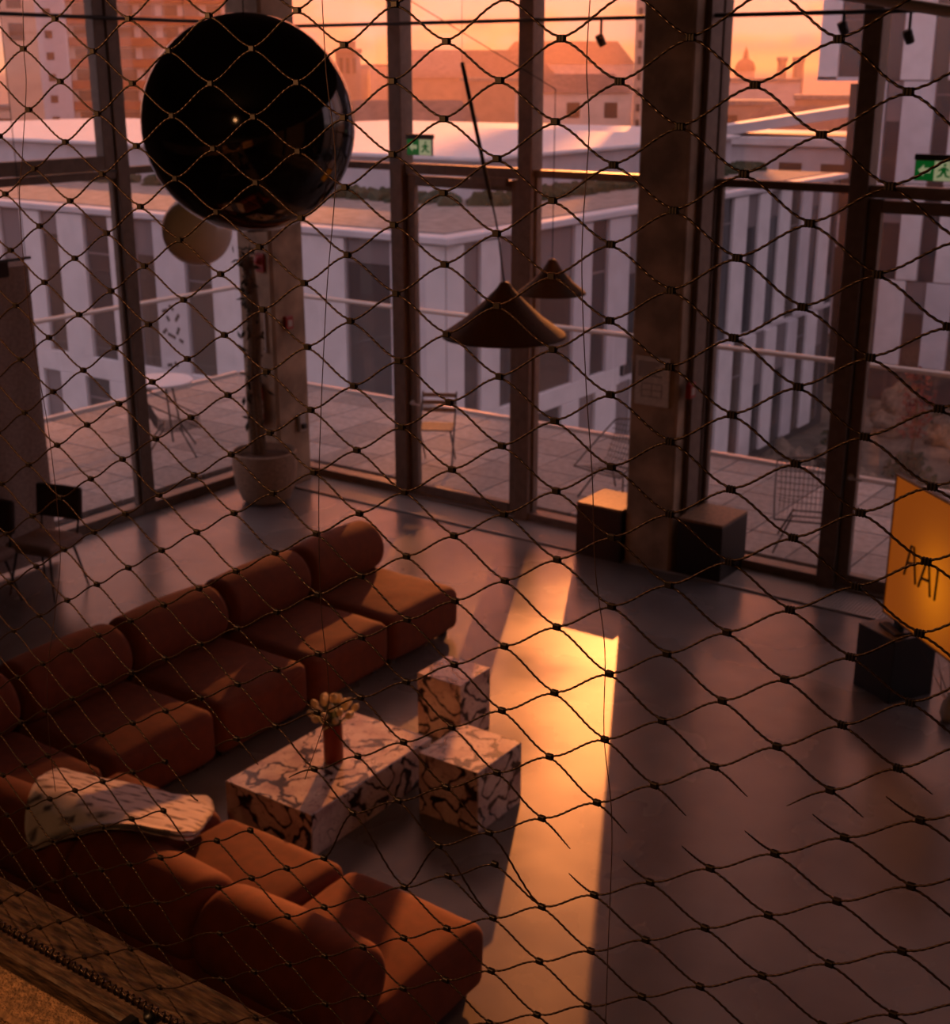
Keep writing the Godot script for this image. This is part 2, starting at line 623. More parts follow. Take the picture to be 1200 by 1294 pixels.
func window_bay(called: String, a: float, b: float, y0: float, y1: float, main: bool) -> void:
	var w := structure(called, null, null)
	mull(w, "mullion", a, 0.13, y0, y1, main, M.frame)
	hbar(w, "sill", a + 0.065, b - 0.065, 0.05, 0.10, main, M.frame, 0.16)
	hbar(w, "transom", a + 0.065, b - 0.065, 3.49, 0.07, main, M.frame)
	hbar(w, "head", a + 0.065, b - 0.065, y1 - 0.06, 0.12, main, M.frame)
	pane(w, a + 0.065, b - 0.065, 0.10, 3.455, main)
	pane(w, a + 0.065, b - 0.065, 3.525, y1 - 0.12, main)
	# slim glazing beads
	for s in [a + 0.085, b - 0.085]:
		mull(w, "glazing_bead", s, 0.04, 0.10, 3.455, main, M.frame, 0.07)

func door_bay(called: String, a: float, b: float) -> void:
	var w := structure(called, null, null)
	mull(w, "jamb", a, 0.16, 0, TOP, true, M.frame, 0.2)
	mull(w, "jamb", b, 0.16, 0, TOP, true, M.frame, 0.2)
	hbar(w, "transom", a + 0.08, b - 0.08, 3.48, 0.10, true, M.frame)
	hbar(w, "threshold", a + 0.08, b - 0.08, 0.02, 0.04, true, M.frame, 0.2)
	pane(w, a + 0.08, b - 0.08, 3.53, TOP - 0.12, true)
	hbar(w, "head", a + 0.08, b - 0.08, TOP - 0.06, 0.12, true, M.frame)
	var leaf := Node3D.new()
	leaf.name = "door_leaf"
	w.add_child(leaf, true)
	var l := a + 0.085
	var r := b - 0.085
	mull(leaf, "stile", l + 0.05, 0.10, 0.05, 3.42, true, M.frame, 0.08)
	mull(leaf, "stile", r - 0.05, 0.10, 0.05, 3.42, true, M.frame, 0.08)
	hbar(leaf, "rail", l + 0.1, r - 0.1, 0.10, 0.10, true, M.frame, 0.08)
	hbar(leaf, "rail", l + 0.1, r - 0.1, 3.36, 0.10, true, M.frame, 0.08)
	pane(leaf, l + 0.1, r - 0.1, 0.15, 3.31, true)
	bpart(leaf, "closer", Vector3(r - 0.55, 3.36, ZF + 0.045), Vector3(r - 0.12, 3.44, ZF + 0.10), M.frame)
	part(leaf, "handle", tubem([Vector3(l + 0.05, 1.05, ZF + 0.04), Vector3(l + 0.05, 1.05, ZF + 0.09), Vector3(l + 0.17, 1.05, ZF + 0.09)], 0.011, 8), M.rail)
	part(leaf, "rosette", lathem([Vector2(0, 0.012), Vector2(0.028, 0.012), Vector2(0.03, 0.0)], 16), M.rail, Vector3(l + 0.05, 1.05, ZF + 0.04), Vector3(PI / 2, 0, 0))

func left_vent_window() -> void:
	var w := structure("window_8", null, null)
	var a := -8.98
	var b := -7.1
	mull(w, "mullion", a, 0.15, 0, TOP, false, M.frame)
	hbar(w, "sill", a + 0.075, b - 0.065, 0.05, 0.10, false, M.frame, 0.16)
	hbar(w, "transom", a + 0.075, b - 0.065, 3.46, 0.07, false, M.frame)
	hbar(w, "head", a + 0.075, b - 0.065, TOP - 0.06, 0.12, false, M.frame)
	pane(w, a + 0.075, b - 0.065, 0.10, 3.425, false)
	mull(w, "glazing_bead", a + 0.095, 0.04, 0.10, 3.42, false, M.frame, 0.07)
	# the sash of the opening light
	var s := Node3D.new()
	s.name = "vent_sash"
	w.add_child(s, true)
	for z in [a + 0.145, b - 0.135]:
		mull(s, "stile", z, 0.13, 3.51, TOP - 0.13, false, M.frame, 0.12)
	hbar(s, "rail", a + 0.21, b - 0.2, 3.575, 0.13, false, M.frame, 0.12)
	hbar(s, "rail", a + 0.21, b - 0.2, TOP - 0.19, 0.13, false, M.frame, 0.12)
	pane(s, a + 0.21, b - 0.2, 3.64, TOP - 0.255, false)

# ---------------------------------------------------------------- terrace and the white office block
func build_outside() -> void:
	var tr := structure("floor_terrace", null, null)
	bpart(tr, "slab", Vector3(-14.75, -0.6, -14.6), Vector3(3.6, -0.055, -11.2), M.joint, 0.0)
	bpart(tr, "slab", Vector3(-14.75, -0.6, -11.2), Vector3(-10.75, -0.055, -2.6), M.joint, 0.0)
	var pw := 0.60
	for k in 4:
		cache["paver%d" % k] = cbox(Vector3(pw - 0.014, 0.05, pw - 0.014), 0.004)
	var count := 0
	for iz in range(0, 20):
		for ix in range(0, 31):
			var x := -14.4 + ix * pw
			var z := -14.2 + iz * pw
			var in_main := z < -11.3 and x < 0.0
			var in_left := x < -10.9 and z < -5.6
			if (in_main or in_left):
				var q := part(tr, "paver", cache["paver%d" % (count % 4)], M.pavers[rng.randi() % 4], Vector3(x, -0.03 + rng.randf_range(-0.002, 0.002), z))
				count += 1
	# balustrade of glass with a steel rail
	var bl := thing("balustrade", Vector3(0, 0, -14.45), 0, "steel handrail over clear glass along the terrace edge facing the office block", "railing")
	part(bl, "handrail", tubem([Vector3(-14.6, 1.32, 0), Vector3(3.5, 1.32, 0)], 0.032, 10), M.rail)
	for k in 11:
		var g := PlaneMesh.new()
		g.orientation = PlaneMesh.FACE_Z
		g.size = Vector2(1.6, 1.27)
		part(bl, "glass_panel", g, M.glass, Vector3(-13.75 + k * 1.62, 0.655, 0))
	bpart(bl, "base_channel", Vector3(-14.6, -0.06, -0.04), Vector3(3.5, 0.04, 0.04), M.rail)
	var b2 := thing("balustrade", Vector3(-14.65, 0, 0), 0, "steel handrail over clear glass along the terrace side by the potted tree", "railing")
	part(b2, "handrail", tubem([Vector3(0, 1.32, -14.45), Vector3(0, 1.32, -4.0)], 0.032, 10), M.rail)
	for k in 6:
		var g := PlaneMesh.new()
		g.orientation = PlaneMesh.FACE_X
		g.size = Vector2(1.6, 1.27)
		part(b2, "glass_panel", g, M.glass, Vector3(0, 0.655, -13.6 + k * 1.62))
	bpart(b2, "base_channel", Vector3(-0.04, -0.06, -14.4), Vector3(0.04, 0.04, -4.0), M.rail)

	structure("ground", cbox(Vector3(620, 0.5, 480), 0.0), M.ground, Vector3(-170, -8.55, -200))

	# --- main white block: corner at (-17.67, -24)
	var xc := -17.67
	var zc := -24.0
	var mb := thing("office_block", Vector3(xc, -8.3, zc), 0, "long white panelled office block with flat roof and rounded corner across the courtyard", "building")
	var roof_y := 9.2
	bpart(mb, "core", Vector3(-40, 0, -24.3), Vector3(-0.2, roof_y - 0.1, -0.2), M.plinth, 0.0)
	bpart(mb, "roof", Vector3(-40.1, roof_y - 0.12, -24.3), Vector3(0.08, roof_y + 0.06, 0.08), M.white_panel2, 0.03)
	bpart(mb, "roof_gravel", Vector3(-39.6, roof_y + 0.04, -24.0), Vector3(-0.4, roof_y + 0.09, -0.4), M.roof, 0.0)
	bpart(mb, "penthouse", Vector3(-39.5, roof_y + 0.05, -24.2), Vector3(-4.5, roof_y + 1.15, -7.5), M.white_panel2, 0.03)
	bpart(mb, "penthouse_roof", Vector3(-39.7, roof_y + 1.15, -24.3), Vector3(-4.2, roof_y + 1.28, -7.2), M.white_panel, 0.03)
	# roof planting strip in front of the penthouse
	var pl := MB.new()
	var fr := RandomNumberGenerator.new()
	fr.seed = 3
	for k in 420:
		var along := fr.randf()
		var p := Vector3(lerpf(-36.0, -3.6, along), roof_y + 0.15, -6.2 + fr.randf_range(-0.5, 0.5))
		if k % 2 == 0:
			p = Vector3(-3.4 + fr.randf_range(-0.4, 0.4), roof_y + 0.15, lerpf(-23.5, -6.2, along))
		pl.box(Transform3D(Basis(Vector3(fr.randf(), 1, fr.randf()).normalized(), fr.randf() * 6.0), p), Vector3(0.5, fr.randf_range(0.12, 0.4), 0.4), 0.05)
	var plo := part(mb, "roof_planting", pl.done(), M.shrub)
	plo.set_meta("kind", "stuff")

	# panels and windows of the +z face (list of edges in x), then the +x face
	var edges_z := [[-15.0, -14.13, 0], [-14.13, -13.4, 1], [-13.4, -12.3, 0], [-12.3, -11.3, 1], [-11.3, -10.3, 0], [-10.3, -9.55, 1], [-9.55, -8.4, 0], [-8.4, -7.45, 1], [-7.45, -6.1, 0], [-6.1, -5.0, 1], [-5.0, -3.0, 0], [-3.0, -1.65, 1], [-1.65, -0.6, 0]]
	var far := -15.0
	var flip := 1
	while far > -34.0:
		var w := rng.randf_range(0.8, 1.2)
		edges_z.append([far - w, far, flip])
		flip = 1 - flip
		far -= w
	for e in edges_z:
		facade_piece(mb, true, e[0], e[1], 5.15, 9.05, e[2])
	var off := 0.45
	for e in edges_z:
		facade_piece(mb, true, e[0] - off, e[1] - off, 0.6, 4.55, e[2])
	# brush-painted marks on one white panel
	for q in [[-9.25, 6.75, 0.22, 0.3], [-9.0, 6.85, 0.2, -0.6], [-8.8, 6.6, 0.24, 0.9], [-9.15, 6.55, 0.16, -0.9], [-9.3, 6.2, 0.2, 0.7], [-9.05, 6.1, 0.3, -0.3], [-8.8, 6.25, 0.22, 1.1], [-8.7, 6.0, 0.16, -0.4], [-9.2, 5.3, 0.2, 0.2], [-8.95, 5.35, 0.16, -0.7]]:
		part(mb, "painted_mark", cbox(Vector3(q[2], 0.09, 0.012), 0.003), M.ink, Vector3(q[0], q[1], 0.006), Vector3(0, 0, q[3]))
	bpart(mb, "floor_band", Vector3(-40, 4.55, -0.4), Vector3(-0.6, 5.15, 0.0), M.white_panel, 0.02)
	# the turn of the corner, two splayed faces
	for k in 2:
		for s in 2:
			var p0 := Vector3(-0.6 + 0.6 * sin(k * PI / 4), 0, -0.6 + 0.6 * cos(k * PI / 4))
			var p1 := Vector3(-0.6 + 0.6 * sin((k + 1) * PI / 4), 0, -0.6 + 0.6 * cos((k + 1) * PI / 4))
			var y0 := 5.15 if s == 0 else 0.6
			var y1 := 9.05 if s == 0 else 4.55
			var mid := (p0 + p1) * 0.5
			part(mb, "panel", cbox(Vector3((p1 - p0).length(), y1 - y0 + (0.6 if s == 0 else 0.0), 0.1), 0.01), M.white_panel, Vector3(mid.x, (y0 + y1) / 2 - (0.3 if s == 0 else 0.0), mid.z) - Vector3(0.03, 0, 0.03), Vector3(0, PI / 4 * (k + 0.5), 0))
	# +x face: edges as distance behind the corner
	var ex := [[0.6, 1.3, 1], [1.3, 2.1, 0], [2.1, 3.0, 1], [3.0, 3.85, 0], [3.85, 5.45, 1], [5.45, 6.35, 0], [6.35, 7.2, 1], [7.2, 8.35, 0]]
	var dz := 8.35
	flip = 1
	while dz < 23.6:
		var w := rng.randf_range(0.75, 1.0) if flip == 1 else rng.randf_range(0.85, 1.15)
		ex.append([dz, minf(dz + w, 23.9), flip])
		dz += w
		flip = 1 - flip
	for e in ex:
		facade_piece(mb, false, -e[1], -e[0], 5.0 if e[0] < 8 else 4.65, 9.05, e[2])
	off = 0.5
	for e in ex:
		if e[1] - off > 0.7:
			facade_piece(mb, false, -e[1] + off, -e[0] + off, 0.35, 4.5, e[2])
	bpart(mb, "floor_band", Vector3(-0.4, 4.5, -8.0), Vector3(0.0, 5.0, -0.6), M.white_panel, 0.02)
	bpart(mb, "floor_band", Vector3(-0.4, 4.5, -24.0), Vector3(-0.1, 4.65, -8.0), M.white_panel2, 0.0)

	# --- second block closing the courtyard on the right
	var rb := thing("office_tower", Vector3(-19.4, -8.3, -53.0), 0, "tall white office tower with staggered upright panels closing off the courtyard", "building")
	bpart(rb, "core", Vector3(0.2, 0, -14), Vector3(26, 28, -0.2), M.plinth, 0.0)
	bpart(rb, "upper_core", Vector3(-1.4, 12.55, -14), Vector3(0.2, 28, -0.2), M.plinth, 0.0)
	bpart(rb, "soffit", Vector3(-1.5, 12.4, -14), Vector3(0.2, 12.55, 0), M.white_panel2, 0.0)
	var ys := [[1.5, 4.9], [4.9, 8.6], [8.6, 12.4], [12.4, 16.2], [16.2, 20.0]]
	for s in ys.size():
		var xx := 0.15 if s < 3 else -1.5
		xx += [0.0, 0.3, 0.0, 0.25, 0.1][s] if s != 3 else 0.0
		var fl := 0
		while xx < 16.0:
			var w := rng.randf_range(0.75, 1.25) if fl == 0 else rng.randf_range(0.6, 0.95)
			facade_piece(rb, true, xx, xx + w, ys[s][0] + 0.04, ys[s][1], fl)
			xx += w
			fl = 1 - fl
	var gx := 0.3
	while gx < 16.0:
		var gp := bpart(rb, "window", Vector3(gx, 0.1, -0.3), Vector3(gx + 1.9, 1.4, -0.12), M.dark_glass, 0.0)
		bpart(rb, "post", Vector3(gx + 1.9, 0.0, -0.3), Vector3(gx + 2.05, 1.5, -0.1), M.plinth, 0.0)
		gx += 2.05
	bpart(rb, "side_glazing", Vector3(-0.35, 0.3, -10.0), Vector3(0.18, 12.3, -0.6), M.dark_glass2, 0.0)

	# --- low wing behind the main block with a sunlit roof edge
	var lw := thing("low_wing", Vector3(-38, -8.3, -66), 0, "low white wing with square windows and a slanting roof edge behind the long office block", "building")
	bpart(lw, "body", Vector3(-22, 0, -9), Vector3(15, 9.2, 0), M.white_panel2, 0.02)
	bpart(lw, "roof", Vector3(-22.3, 9.2, -9.3), Vector3(15.3, 9.6, 0.3), M.white_panel, 0.03)
	for k in 16:
		bpart(lw, "window", Vector3(-20.5 + k * 2.2, 6.0, -0.05), Vector3(-19.3 + k * 2.2, 8.4, 0.03), M.dark_glass2, 0.0)
		bpart(lw, "window", Vector3(-20.5 + k * 2.2, 2.0, -0.05), Vector3(-19.3 + k * 2.2, 4.4, 0.03), M.dark_glass2, 0.0)
	var rmp := part(lw, "roof_fascia", cbox(Vector3(11.0, 0.5, 5.0), 0.02), M.white_panel, Vector3(9.0, 10.3, -3.0), Vector3(0.0, 0.35, 0.16))

	courtyard()

func facade_piece(b: Node3D, face_z: bool, a0: float, a1: float, y0: float, y1: float, kind: int) -> void:
	if kind == 0:
		var m: Material = M.white_panel if rng.randf() < 0.7 else M.white_panel2
		if face_z:
			bpart(b, "panel", Vector3(a0 + 0.01, y0, -0.14), Vector3(a1 - 0.01, y1, 0.0), m, 0.012)
		else:
			bpart(b, "panel", Vector3(-0.14, y0, a0 + 0.01), Vector3(0.0, y1, a1 - 0.01), m, 0.012)
		return
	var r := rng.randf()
	var g: Material = M.dark_glass if r < 0.5 else (M.dark_glass2 if r < 0.85 else M.blue_lit_glass)
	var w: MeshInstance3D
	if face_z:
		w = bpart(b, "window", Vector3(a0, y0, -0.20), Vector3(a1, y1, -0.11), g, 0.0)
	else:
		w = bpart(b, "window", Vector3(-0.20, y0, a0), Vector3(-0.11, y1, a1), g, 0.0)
	var wd := a1 - a0
	var ht := y1 - y0
	var fr := Vector3(0, 0, 0.045) if face_z else Vector3(0.045, 0, 0)
	var bh := ht * rng.randf_range(0.12, 0.42)
	var side := 0.045
	var up := cbox(Vector3(side, ht, 0.04) if face_z else Vector3(0.04, ht, side), 0.0)
	for s in [-1.0, 1.0]:
		part(w, "frame_post", up, M.blind, fr + (Vector3(s * (wd / 2 - side / 2), 0, 0) if face_z else Vector3(0, 0, s * (wd / 2 - side / 2))))
	part(w, "frame_bar", cbox(Vector3(wd, 0.05, 0.04) if face_z else Vector3(0.04, 0.05, wd), 0.0), M.blind, fr + Vector3(0, ht * 0.5 - bh - 0.03, 0))
	if rng.randf() < 0.55:
		part(w, "blind", cbox(Vector3(wd - 0.1, bh, 0.02) if face_z else Vector3(0.02, bh, wd - 0.1), 0.0), M.blind, fr + Vector3(0, (ht - bh) * 0.5, 0))

func blob(sd: int, rough: float, stretch: Vector3, n := 14) -> ArrayMesh:
	var fn := FastNoiseLite.new()
	fn.seed = sd
	fn.frequency = 0.9
	fn.fractal_octaves = 3
	var st := SurfaceTool.new()
	st.begin(Mesh.PRIMITIVE_TRIANGLES)
	st.set_smooth_group(0)
	var pts := []
	for i in n + 1:
		var row := []
		for j in 2 * n:
			var th := PI * i / n
			var ph := TAU * j / (2 * n)
			var d := Vector3(sin(th) * cos(ph), cos(th), sin(th) * sin(ph))
			row.append(d * (1.0 + rough * fn.get_noise_3dv(d * 1.3)) * stretch)
		pts.append(row)
	for i in n:
		for j in 2 * n:
			var k := (j + 1) % (2 * n)
			for p in [pts[i][j], pts[i][k], pts[i + 1][k], pts[i][j], pts[i + 1][k], pts[i + 1][j]]:
				st.add_vertex(p)
	st.index()
	st.generate_normals()
	return st.commit()

func courtyard() -> void:
	var g := -8.3
	var cells := []
	for a in 4:
		for b in 5:
			cells.append(Vector2(-15.8 + a * 2.3 + (b % 2) * 0.7, -50.5 + b * 2.5))
	var looks := ["tall pale boulder", "low flat boulder", "rounded brown boulder"]
	for k in cells.size():
		var c: Vector2 = cells[k] + Vector2(rng.randf_range(-0.2, 0.2), rng.randf_range(-0.2, 0.2))
		if k == 7:
			continue
		if k % 3 != 2:
			var o := thing("boulder", Vector3(c.x, g, c.y), rng.randf() * 6.0, looks[k % 2] + " in the courtyard rock garden beyond the terrace rail", "boulder", looks[k % 2] + "s in the rock garden")
			var sz := rng.randf_range(0.75, 0.95)
			part(o, "stone", blob(100 + k, 0.75, Vector3(0.85, 1.0 if k % 2 == 0 else 0.6, 0.8) * sz), M.rock, Vector3(0, 0.3 * sz, 0))
		else:
			var o := thing("shrub", Vector3(c.x, g, c.y), 0, "low dark green shrub between the courtyard boulders", "shrub", "shrubs in the courtyard rock garden")
			var m := MB.new()
			var fr := RandomNumberGenerator.new()
			fr.seed = 900 + k
			for i in 160:
				var d := Vector3(fr.randfn(), absf(fr.randfn()), fr.randfn()).normalized() * fr.randf_range(0.3, 0.8)
				m.box(Transform3D(Basis(Vector3(fr.randf(), fr.randf(), fr.randf()).normalized(), fr.randf() * 6.0), d + Vector3(0, 0.05, 0)), Vector3(0.22, 0.015, 0.12), 0.0)
			part(o, "foliage", m.done(), M.shrub)
			part(o, "stem", tubem([Vector3.ZERO, Vector3(0, 0.5, 0)], 0.05, 6), M.bark)
	# red-leaved young tree
	var t := thing("red_tree", Vector3(cells[7].x, g, cells[7].y), 0, "slender young tree with rust-red leaves in the courtyard rock garden", "tree")
	part(t, "trunk", tubem([Vector3.ZERO, Vector3(0.1, 1.2, 0), Vector3(0.0, 2.6, 0.1)], 0.06, 7, 0.02), M.bark)
	var m := MB.new()
	var fr := RandomNumberGenerator.new()
	fr.seed = 77
	for i in 220:
		var y := fr.randf_range(0.7, 3.0)
		var d := Vector3(fr.randfn() * 0.22, y, fr.randfn() * 0.22)
		m.box(Transform3D(Basis(Vector3(fr.randf(), fr.randf(), fr.randf()).normalized(), fr.randf() * 6.0), d), Vector3(0.16, 0.012, 0.1), 0.0)
	part(t, "foliage", m.done(), M.redleaf)

# ---------------------------------------------------------------- far city
func place(x: float, dist: float) -> Vector3:
	var d := ray(x, 92.0)
	d.y = 0
	d = d.normalized() * dist
	return Vector3(d.x, -8.3, d.z)

func city_house(x: float, dist: float, w: float, top: float, depth: float, mi: int, gable: bool, label: String) -> void:
	# top is the eaves' height over the terrace level
	var p := place(x, dist)
	var h := top + 8.3
	var o := thing("city_house", p, atan2(p.x, p.z) + PI + rng.randf_range(-0.08, 0.08), label, "building", "houses of the distant city")
	bpart(o, "wall", Vector3(-w / 2, 0, -depth / 2), Vector3(w / 2, h, depth / 2), M.city[mi], 0.0)
	if gable:
		var m := MB.new()
		var rh := w * 0.16
		var a := Vector3(-w / 2 - 0.3, h, depth / 2 + 0.3)
		var b := Vector3(w / 2 + 0.3, h, depth / 2 + 0.3)
		var c := Vector3(w / 2 + 0.3, h, -depth / 2 - 0.3)
		var d := Vector3(-w / 2 - 0.3, h, -depth / 2 - 0.3)
		var r0 := Vector3(-w / 2 + w * 0.12, h + rh, 0)
		var r1 := Vector3(w / 2 - w * 0.12, h + rh, 0)
		m.quad(a, b, r1, r0, Vector3(0, 1, 1).normalized())
		m.quad(c, d, r0, r1, Vector3(0, 1, -1).normalized())
		m.tri(b, c, r1, Vector3(1, 1, 0).normalized())
		m.tri(d, a, r0, Vector3(-1, 1, 0).normalized())
		m.quad(a, b, c, d, Vector3.DOWN)
		part(o, "roof", m.done(), M.cityroof)
	else:
		bpart(o, "roof", Vector3(-w / 2 - 0.2, h, -depth / 2 - 0.2), Vector3(w / 2 + 0.2, h + 0.5, depth / 2 + 0.2), M.roof, 0.0)
	if dist < 190.0:
		var rows := int(clampf((h - 2.0) / 3.2, 1, 5))
		var cols := int(clampf(w / 3.4, 1, 8))
		var wm := cbox(Vector3(1.5, 1.7, 0.12), 0.0)
		for r in rows:
			for c in cols:
				part(o, "window", wm, M.citywin, Vector3(-w / 2 + w * (c + 0.5) / cols, h - 1.9 - r * 3.2, -depth / 2 - 0.02))
				part(o, "window", wm, M.citywin, Vector3(-w / 2 + w * (c + 0.5) / cols, h - 1.9 - r * 3.2, depth / 2 + 0.02))

func build_city() -> void:
	var lf := "hazy flat-roofed city house beyond the long office block"
	var lg := "hazy hip-roofed city house beyond the long office block"
	# rows of houses that get higher with distance, up to the skyline
	var rows := [[100.0, -0.8, 14.0], [125.0, 0.2, 16.0], [165.0, 1.4, 20.0], [215.0, 2.6, 24.0], [280.0, 4.0, 30.0], [360.0, 5.6, 36.0]]
	for r in rows.size():
		var x := 20.0 if r > 2 else 335.0
		while x < 1030.0:
			var dist: float = rows[r][0] * rng.randf_range(0.98, 1.02)
			var w: float = rows[r][2] * rng.randf_range(0.45, 1.1)
			var dp := minf(w * rng.randf_range(0.5, 0.8), rows[r][0] * 0.07)
			var gable := rng.randf() < 0.5
			var half := w / dist * FOCAL * 0.58
			var cx := x + half
			x += half * 2.0 * rng.randf_range(1.05, 1.3)
			if r == 0 and cx > 560.0:
				continue
			if r == 1 and absf(cx - 825.0) < half + 70.0:
				continue
			if r == 3 and (cx < 330.0 or absf(cx - 440.0) < half + 30.0):
				continue
			if r == 4 and absf(cx - 998.0) < half + 40.0:
				continue
			if r == 4 and absf(cx - 820.0) < half + 30.0:
				continue
			if r == 5 and absf(cx - 941.0) < half + 60.0:
				continue
			city_house(cx, dist, w, rows[r][1] + rng.randf_range(-1.2, 1.4), dp, rng.randi() % 6, gable, lg if gable else lf)
	# flat pale shed
	var sh := thing("warehouse", place(935, 110), atan2(place(935, 110).x, place(935, 110).z) + PI + 0.1, "wide pale windowless warehouse in front of the domed church", "building")
	bpart(sh, "wall", Vector3(0, 0, -6), Vector3(9, 7.6, 8), M.city[2], 0.05)
	bpart(sh, "roof", Vector3(-0.3, 7.6, -6.3), Vector3(9.3, 8.0, 8.3), M.white_panel, 0.05)
	# square brick tower
	var tp := place(440, 230)
	var tw := thing("brick_tower", tp, atan2(tp.x, tp.z) + PI, "square brick tower with tall openings rising over the city roofs", "tower")
	bpart(tw, "shaft", Vector3(-2.0, 0, -2.0), Vector3(2.0, 15.8, 2.0), M.city[3], 0.05)
	bpart(tw, "cornice", Vector3(-2.3, 15.8, -2.3), Vector3(2.3, 16.4, 2.3), M.city[5], 0.05)
	bpart(tw, "parapet", Vector3(-1.3, 16.4, -1.3), Vector3(1.3, 17.6, 1.3), M.city[3], 0.05)
	for k in 3:
		bpart(tw, "opening", Vector3(-1.4 + k * 1.05, 12.6, -2.05), Vector3(-0.8 + k * 1.05, 15.0, -1.95), M.citywin, 0.0)
		bpart(tw, "opening", Vector3(-1.4 + k * 1.05, 12.6, 1.95), Vector3(-0.8 + k * 1.05, 15.0, 2.05), M.citywin, 0.0)
	# domed church
	var dp := place(941, 330)
	var dc := thing("domed_church", dp, 0.3, "church with a small green dome and lantern on the skyline", "church")
	bpart(dc, "nave", Vector3(-9, 0, -6), Vector3(9, 10.5, 6), M.city[3], 0.1)
	part(dc, "drum", lathem([Vector2(2.2, 10.0), Vector2(2.2, 13.0), Vector2(2.4, 13.1)], 20), M.city[0])
	part(dc, "dome", lathem([Vector2(2.4, 13.1), Vector2(2.3, 14.2), Vector2(1.7, 15.2), Vector2(0.7, 15.8), Vector2(0.55, 17.0), Vector2(0.0, 18.6)], 20), M.cityroof)
	# two chimneys
	for k in 2:
		var cp := place([987, 1008][k], 260)
		var ch := thing("factory_chimney", cp, 0, ["slim factory chimney on the skyline beside the domed church", "thicker factory chimney on the skyline beside the white office tower"][k], "chimney")
		part(ch, "shaft", lathem([Vector2(1.2, 0), Vector2([0.75, 0.95][k], 15.2), Vector2(0.0, 15.2)], 14), M.city[5])
		part(ch, "collar", lathem([Vector2(0.8, 14.6), Vector2([1.0, 1.15][k], 14.7), Vector2([1.0, 1.15][k], 15.4), Vector2(0.0, 15.4)], 14), M.city[3])
	# apartment slab on the left with orange balcony bands
	var ap := place(175, 205)
	var at := thing("apartment_tower", ap, YAW + 0.2, "tall apartment block with orange balcony bands and a blank lavender end wall", "building")
	bpart(at, "wall", Vector3(-9.3, 0, -9), Vector3(13, 46, 0), M.city[4], 0.05)
	bpart(at, "stair_tower", Vector3(-13.5, 0, -10), Vector3(-9.2, 46, 0.8), M.white_panel2, 0.05)
	for k in 13:
		var y := 2.0 + k * 2.85
		bpart(at, "balcony_band", Vector3(-9.1, y, 0.0), Vector3(13.1, y + 1.15, 0.8), M.orange_band, 0.03)
		for c in 7:
			bpart(at, "window", Vector3(-8.4 + c * 3.05, y + 1.2, -0.02), Vector3(-6.3 + c * 3.05, y + 2.6, 0.1), M.citywin if c % 2 == 0 else M.blind, 0.0)
		bpart(at, "stair_window", Vector3(-12.2, y + 1.0, 0.75), Vector3(-11.2, y + 2.0, 0.85), M.citywin, 0.0)
	for q in [[30.0, 150.0, 3.2, 16.0, 0], [-30.0, 170.0, 8.0, 0.5, 2], [100.0, 120.0, 22.0, -0.3, 4], [240.0, 90.0, 6.0, -0.8, 2], [40.0, 100.0, 14.0, -1.2, 4]]:
		var p := place(q[0], q[1])
		var o := thing("city_house", p, atan2(p.x, p.z) + PI, "plain grey-fronted house at the foot of the orange-banded apartment block", "building", "houses below the apartment block")
		var h: float = q[3] + 8.3
		bpart(o, "wall", Vector3(-q[2] / 2, 0, -4), Vector3(q[2] / 2, h, 4), M.city[q[4]], 0.05)
		bpart(o, "roof", Vector3(-q[2] / 2 - 0.3, h, -4.3), Vector3(q[2] / 2 + 0.3, h + 0.4, 4.3), M.roof, 0.0)
		for k in int(q[2] / 2.6):
			for r in 3:
				for sgn in [-1.0, 1.0]:
					bpart(o, "window", Vector3(-q[2] / 2 + 0.6 + k * 2.6, h - 2.6 - r * 3.0, sgn * 4.0 - 0.05), Vector3(-q[2] / 2 + 2.0 + k * 2.6, h - 1.0 - r * 3.0, sgn * 4.0 + 0.05), M.citywin, 0.0)
	# added unseen towers: they shade the terrace and both sides of the sun strip
	sun_blocker(110.0, 0.0, 3.7, 68.3, "added narrow sun-blocking tower hidden behind the concrete column, beside a lower one")
	sun_blocker(110.0, -2.1, -0.02, 36.9, "added low sun-blocking slab against the narrow tower hidden behind the concrete column")
	sun_blocker(300.0, -7.2, -2.55, 119.0, "added very tall slim sun-blocking tower hidden far off behind the concrete column")

func sun_blocker(dist: float, p0: float, p1: float, tall: float, label: String) -> void:
	# stands on the bearing of the sun; p0..p1 is its extent across that bearing
	var fwd := Vector3(-0.46, 0, -0.888)
	var right := Vector3(0.888, 0, -0.46)
	var size := Vector3(p1 - p0, tall, 6.0)
	var at := fwd * (dist + 3.0) + right * (p0 + p1) * 0.5 + Vector3(0, -8.3, 0)
	var sb := thing("sun_blocker", at, 0.478, label, "building")
	var h := size * 0.5
	bpart(sb, "wall", Vector3(-h.x, 0, -h.z), Vector3(h.x, size.y, h.z), M.city[0], 0.05)
	bpart(sb, "roof", Vector3(-h.x - 0.02, size.y - 0.4, -h.z - 0.02), Vector3(h.x + 0.02, size.y, h.z + 0.02), M.roof, 0.05)
	var cols := maxi(1, int(size.x / 1.6))
	for r in int(size.y / 3.2):
		for k in cols:
			var x := -h.x + size.x * (k + 0.5) / cols
			bpart(sb, "window", Vector3(x - 0.5, 1.6 + r * 3.2, h.z - 0.05), Vector3(x + 0.5, 3.2 + r * 3.2, h.z + 0.05), M.citywin, 0.0)

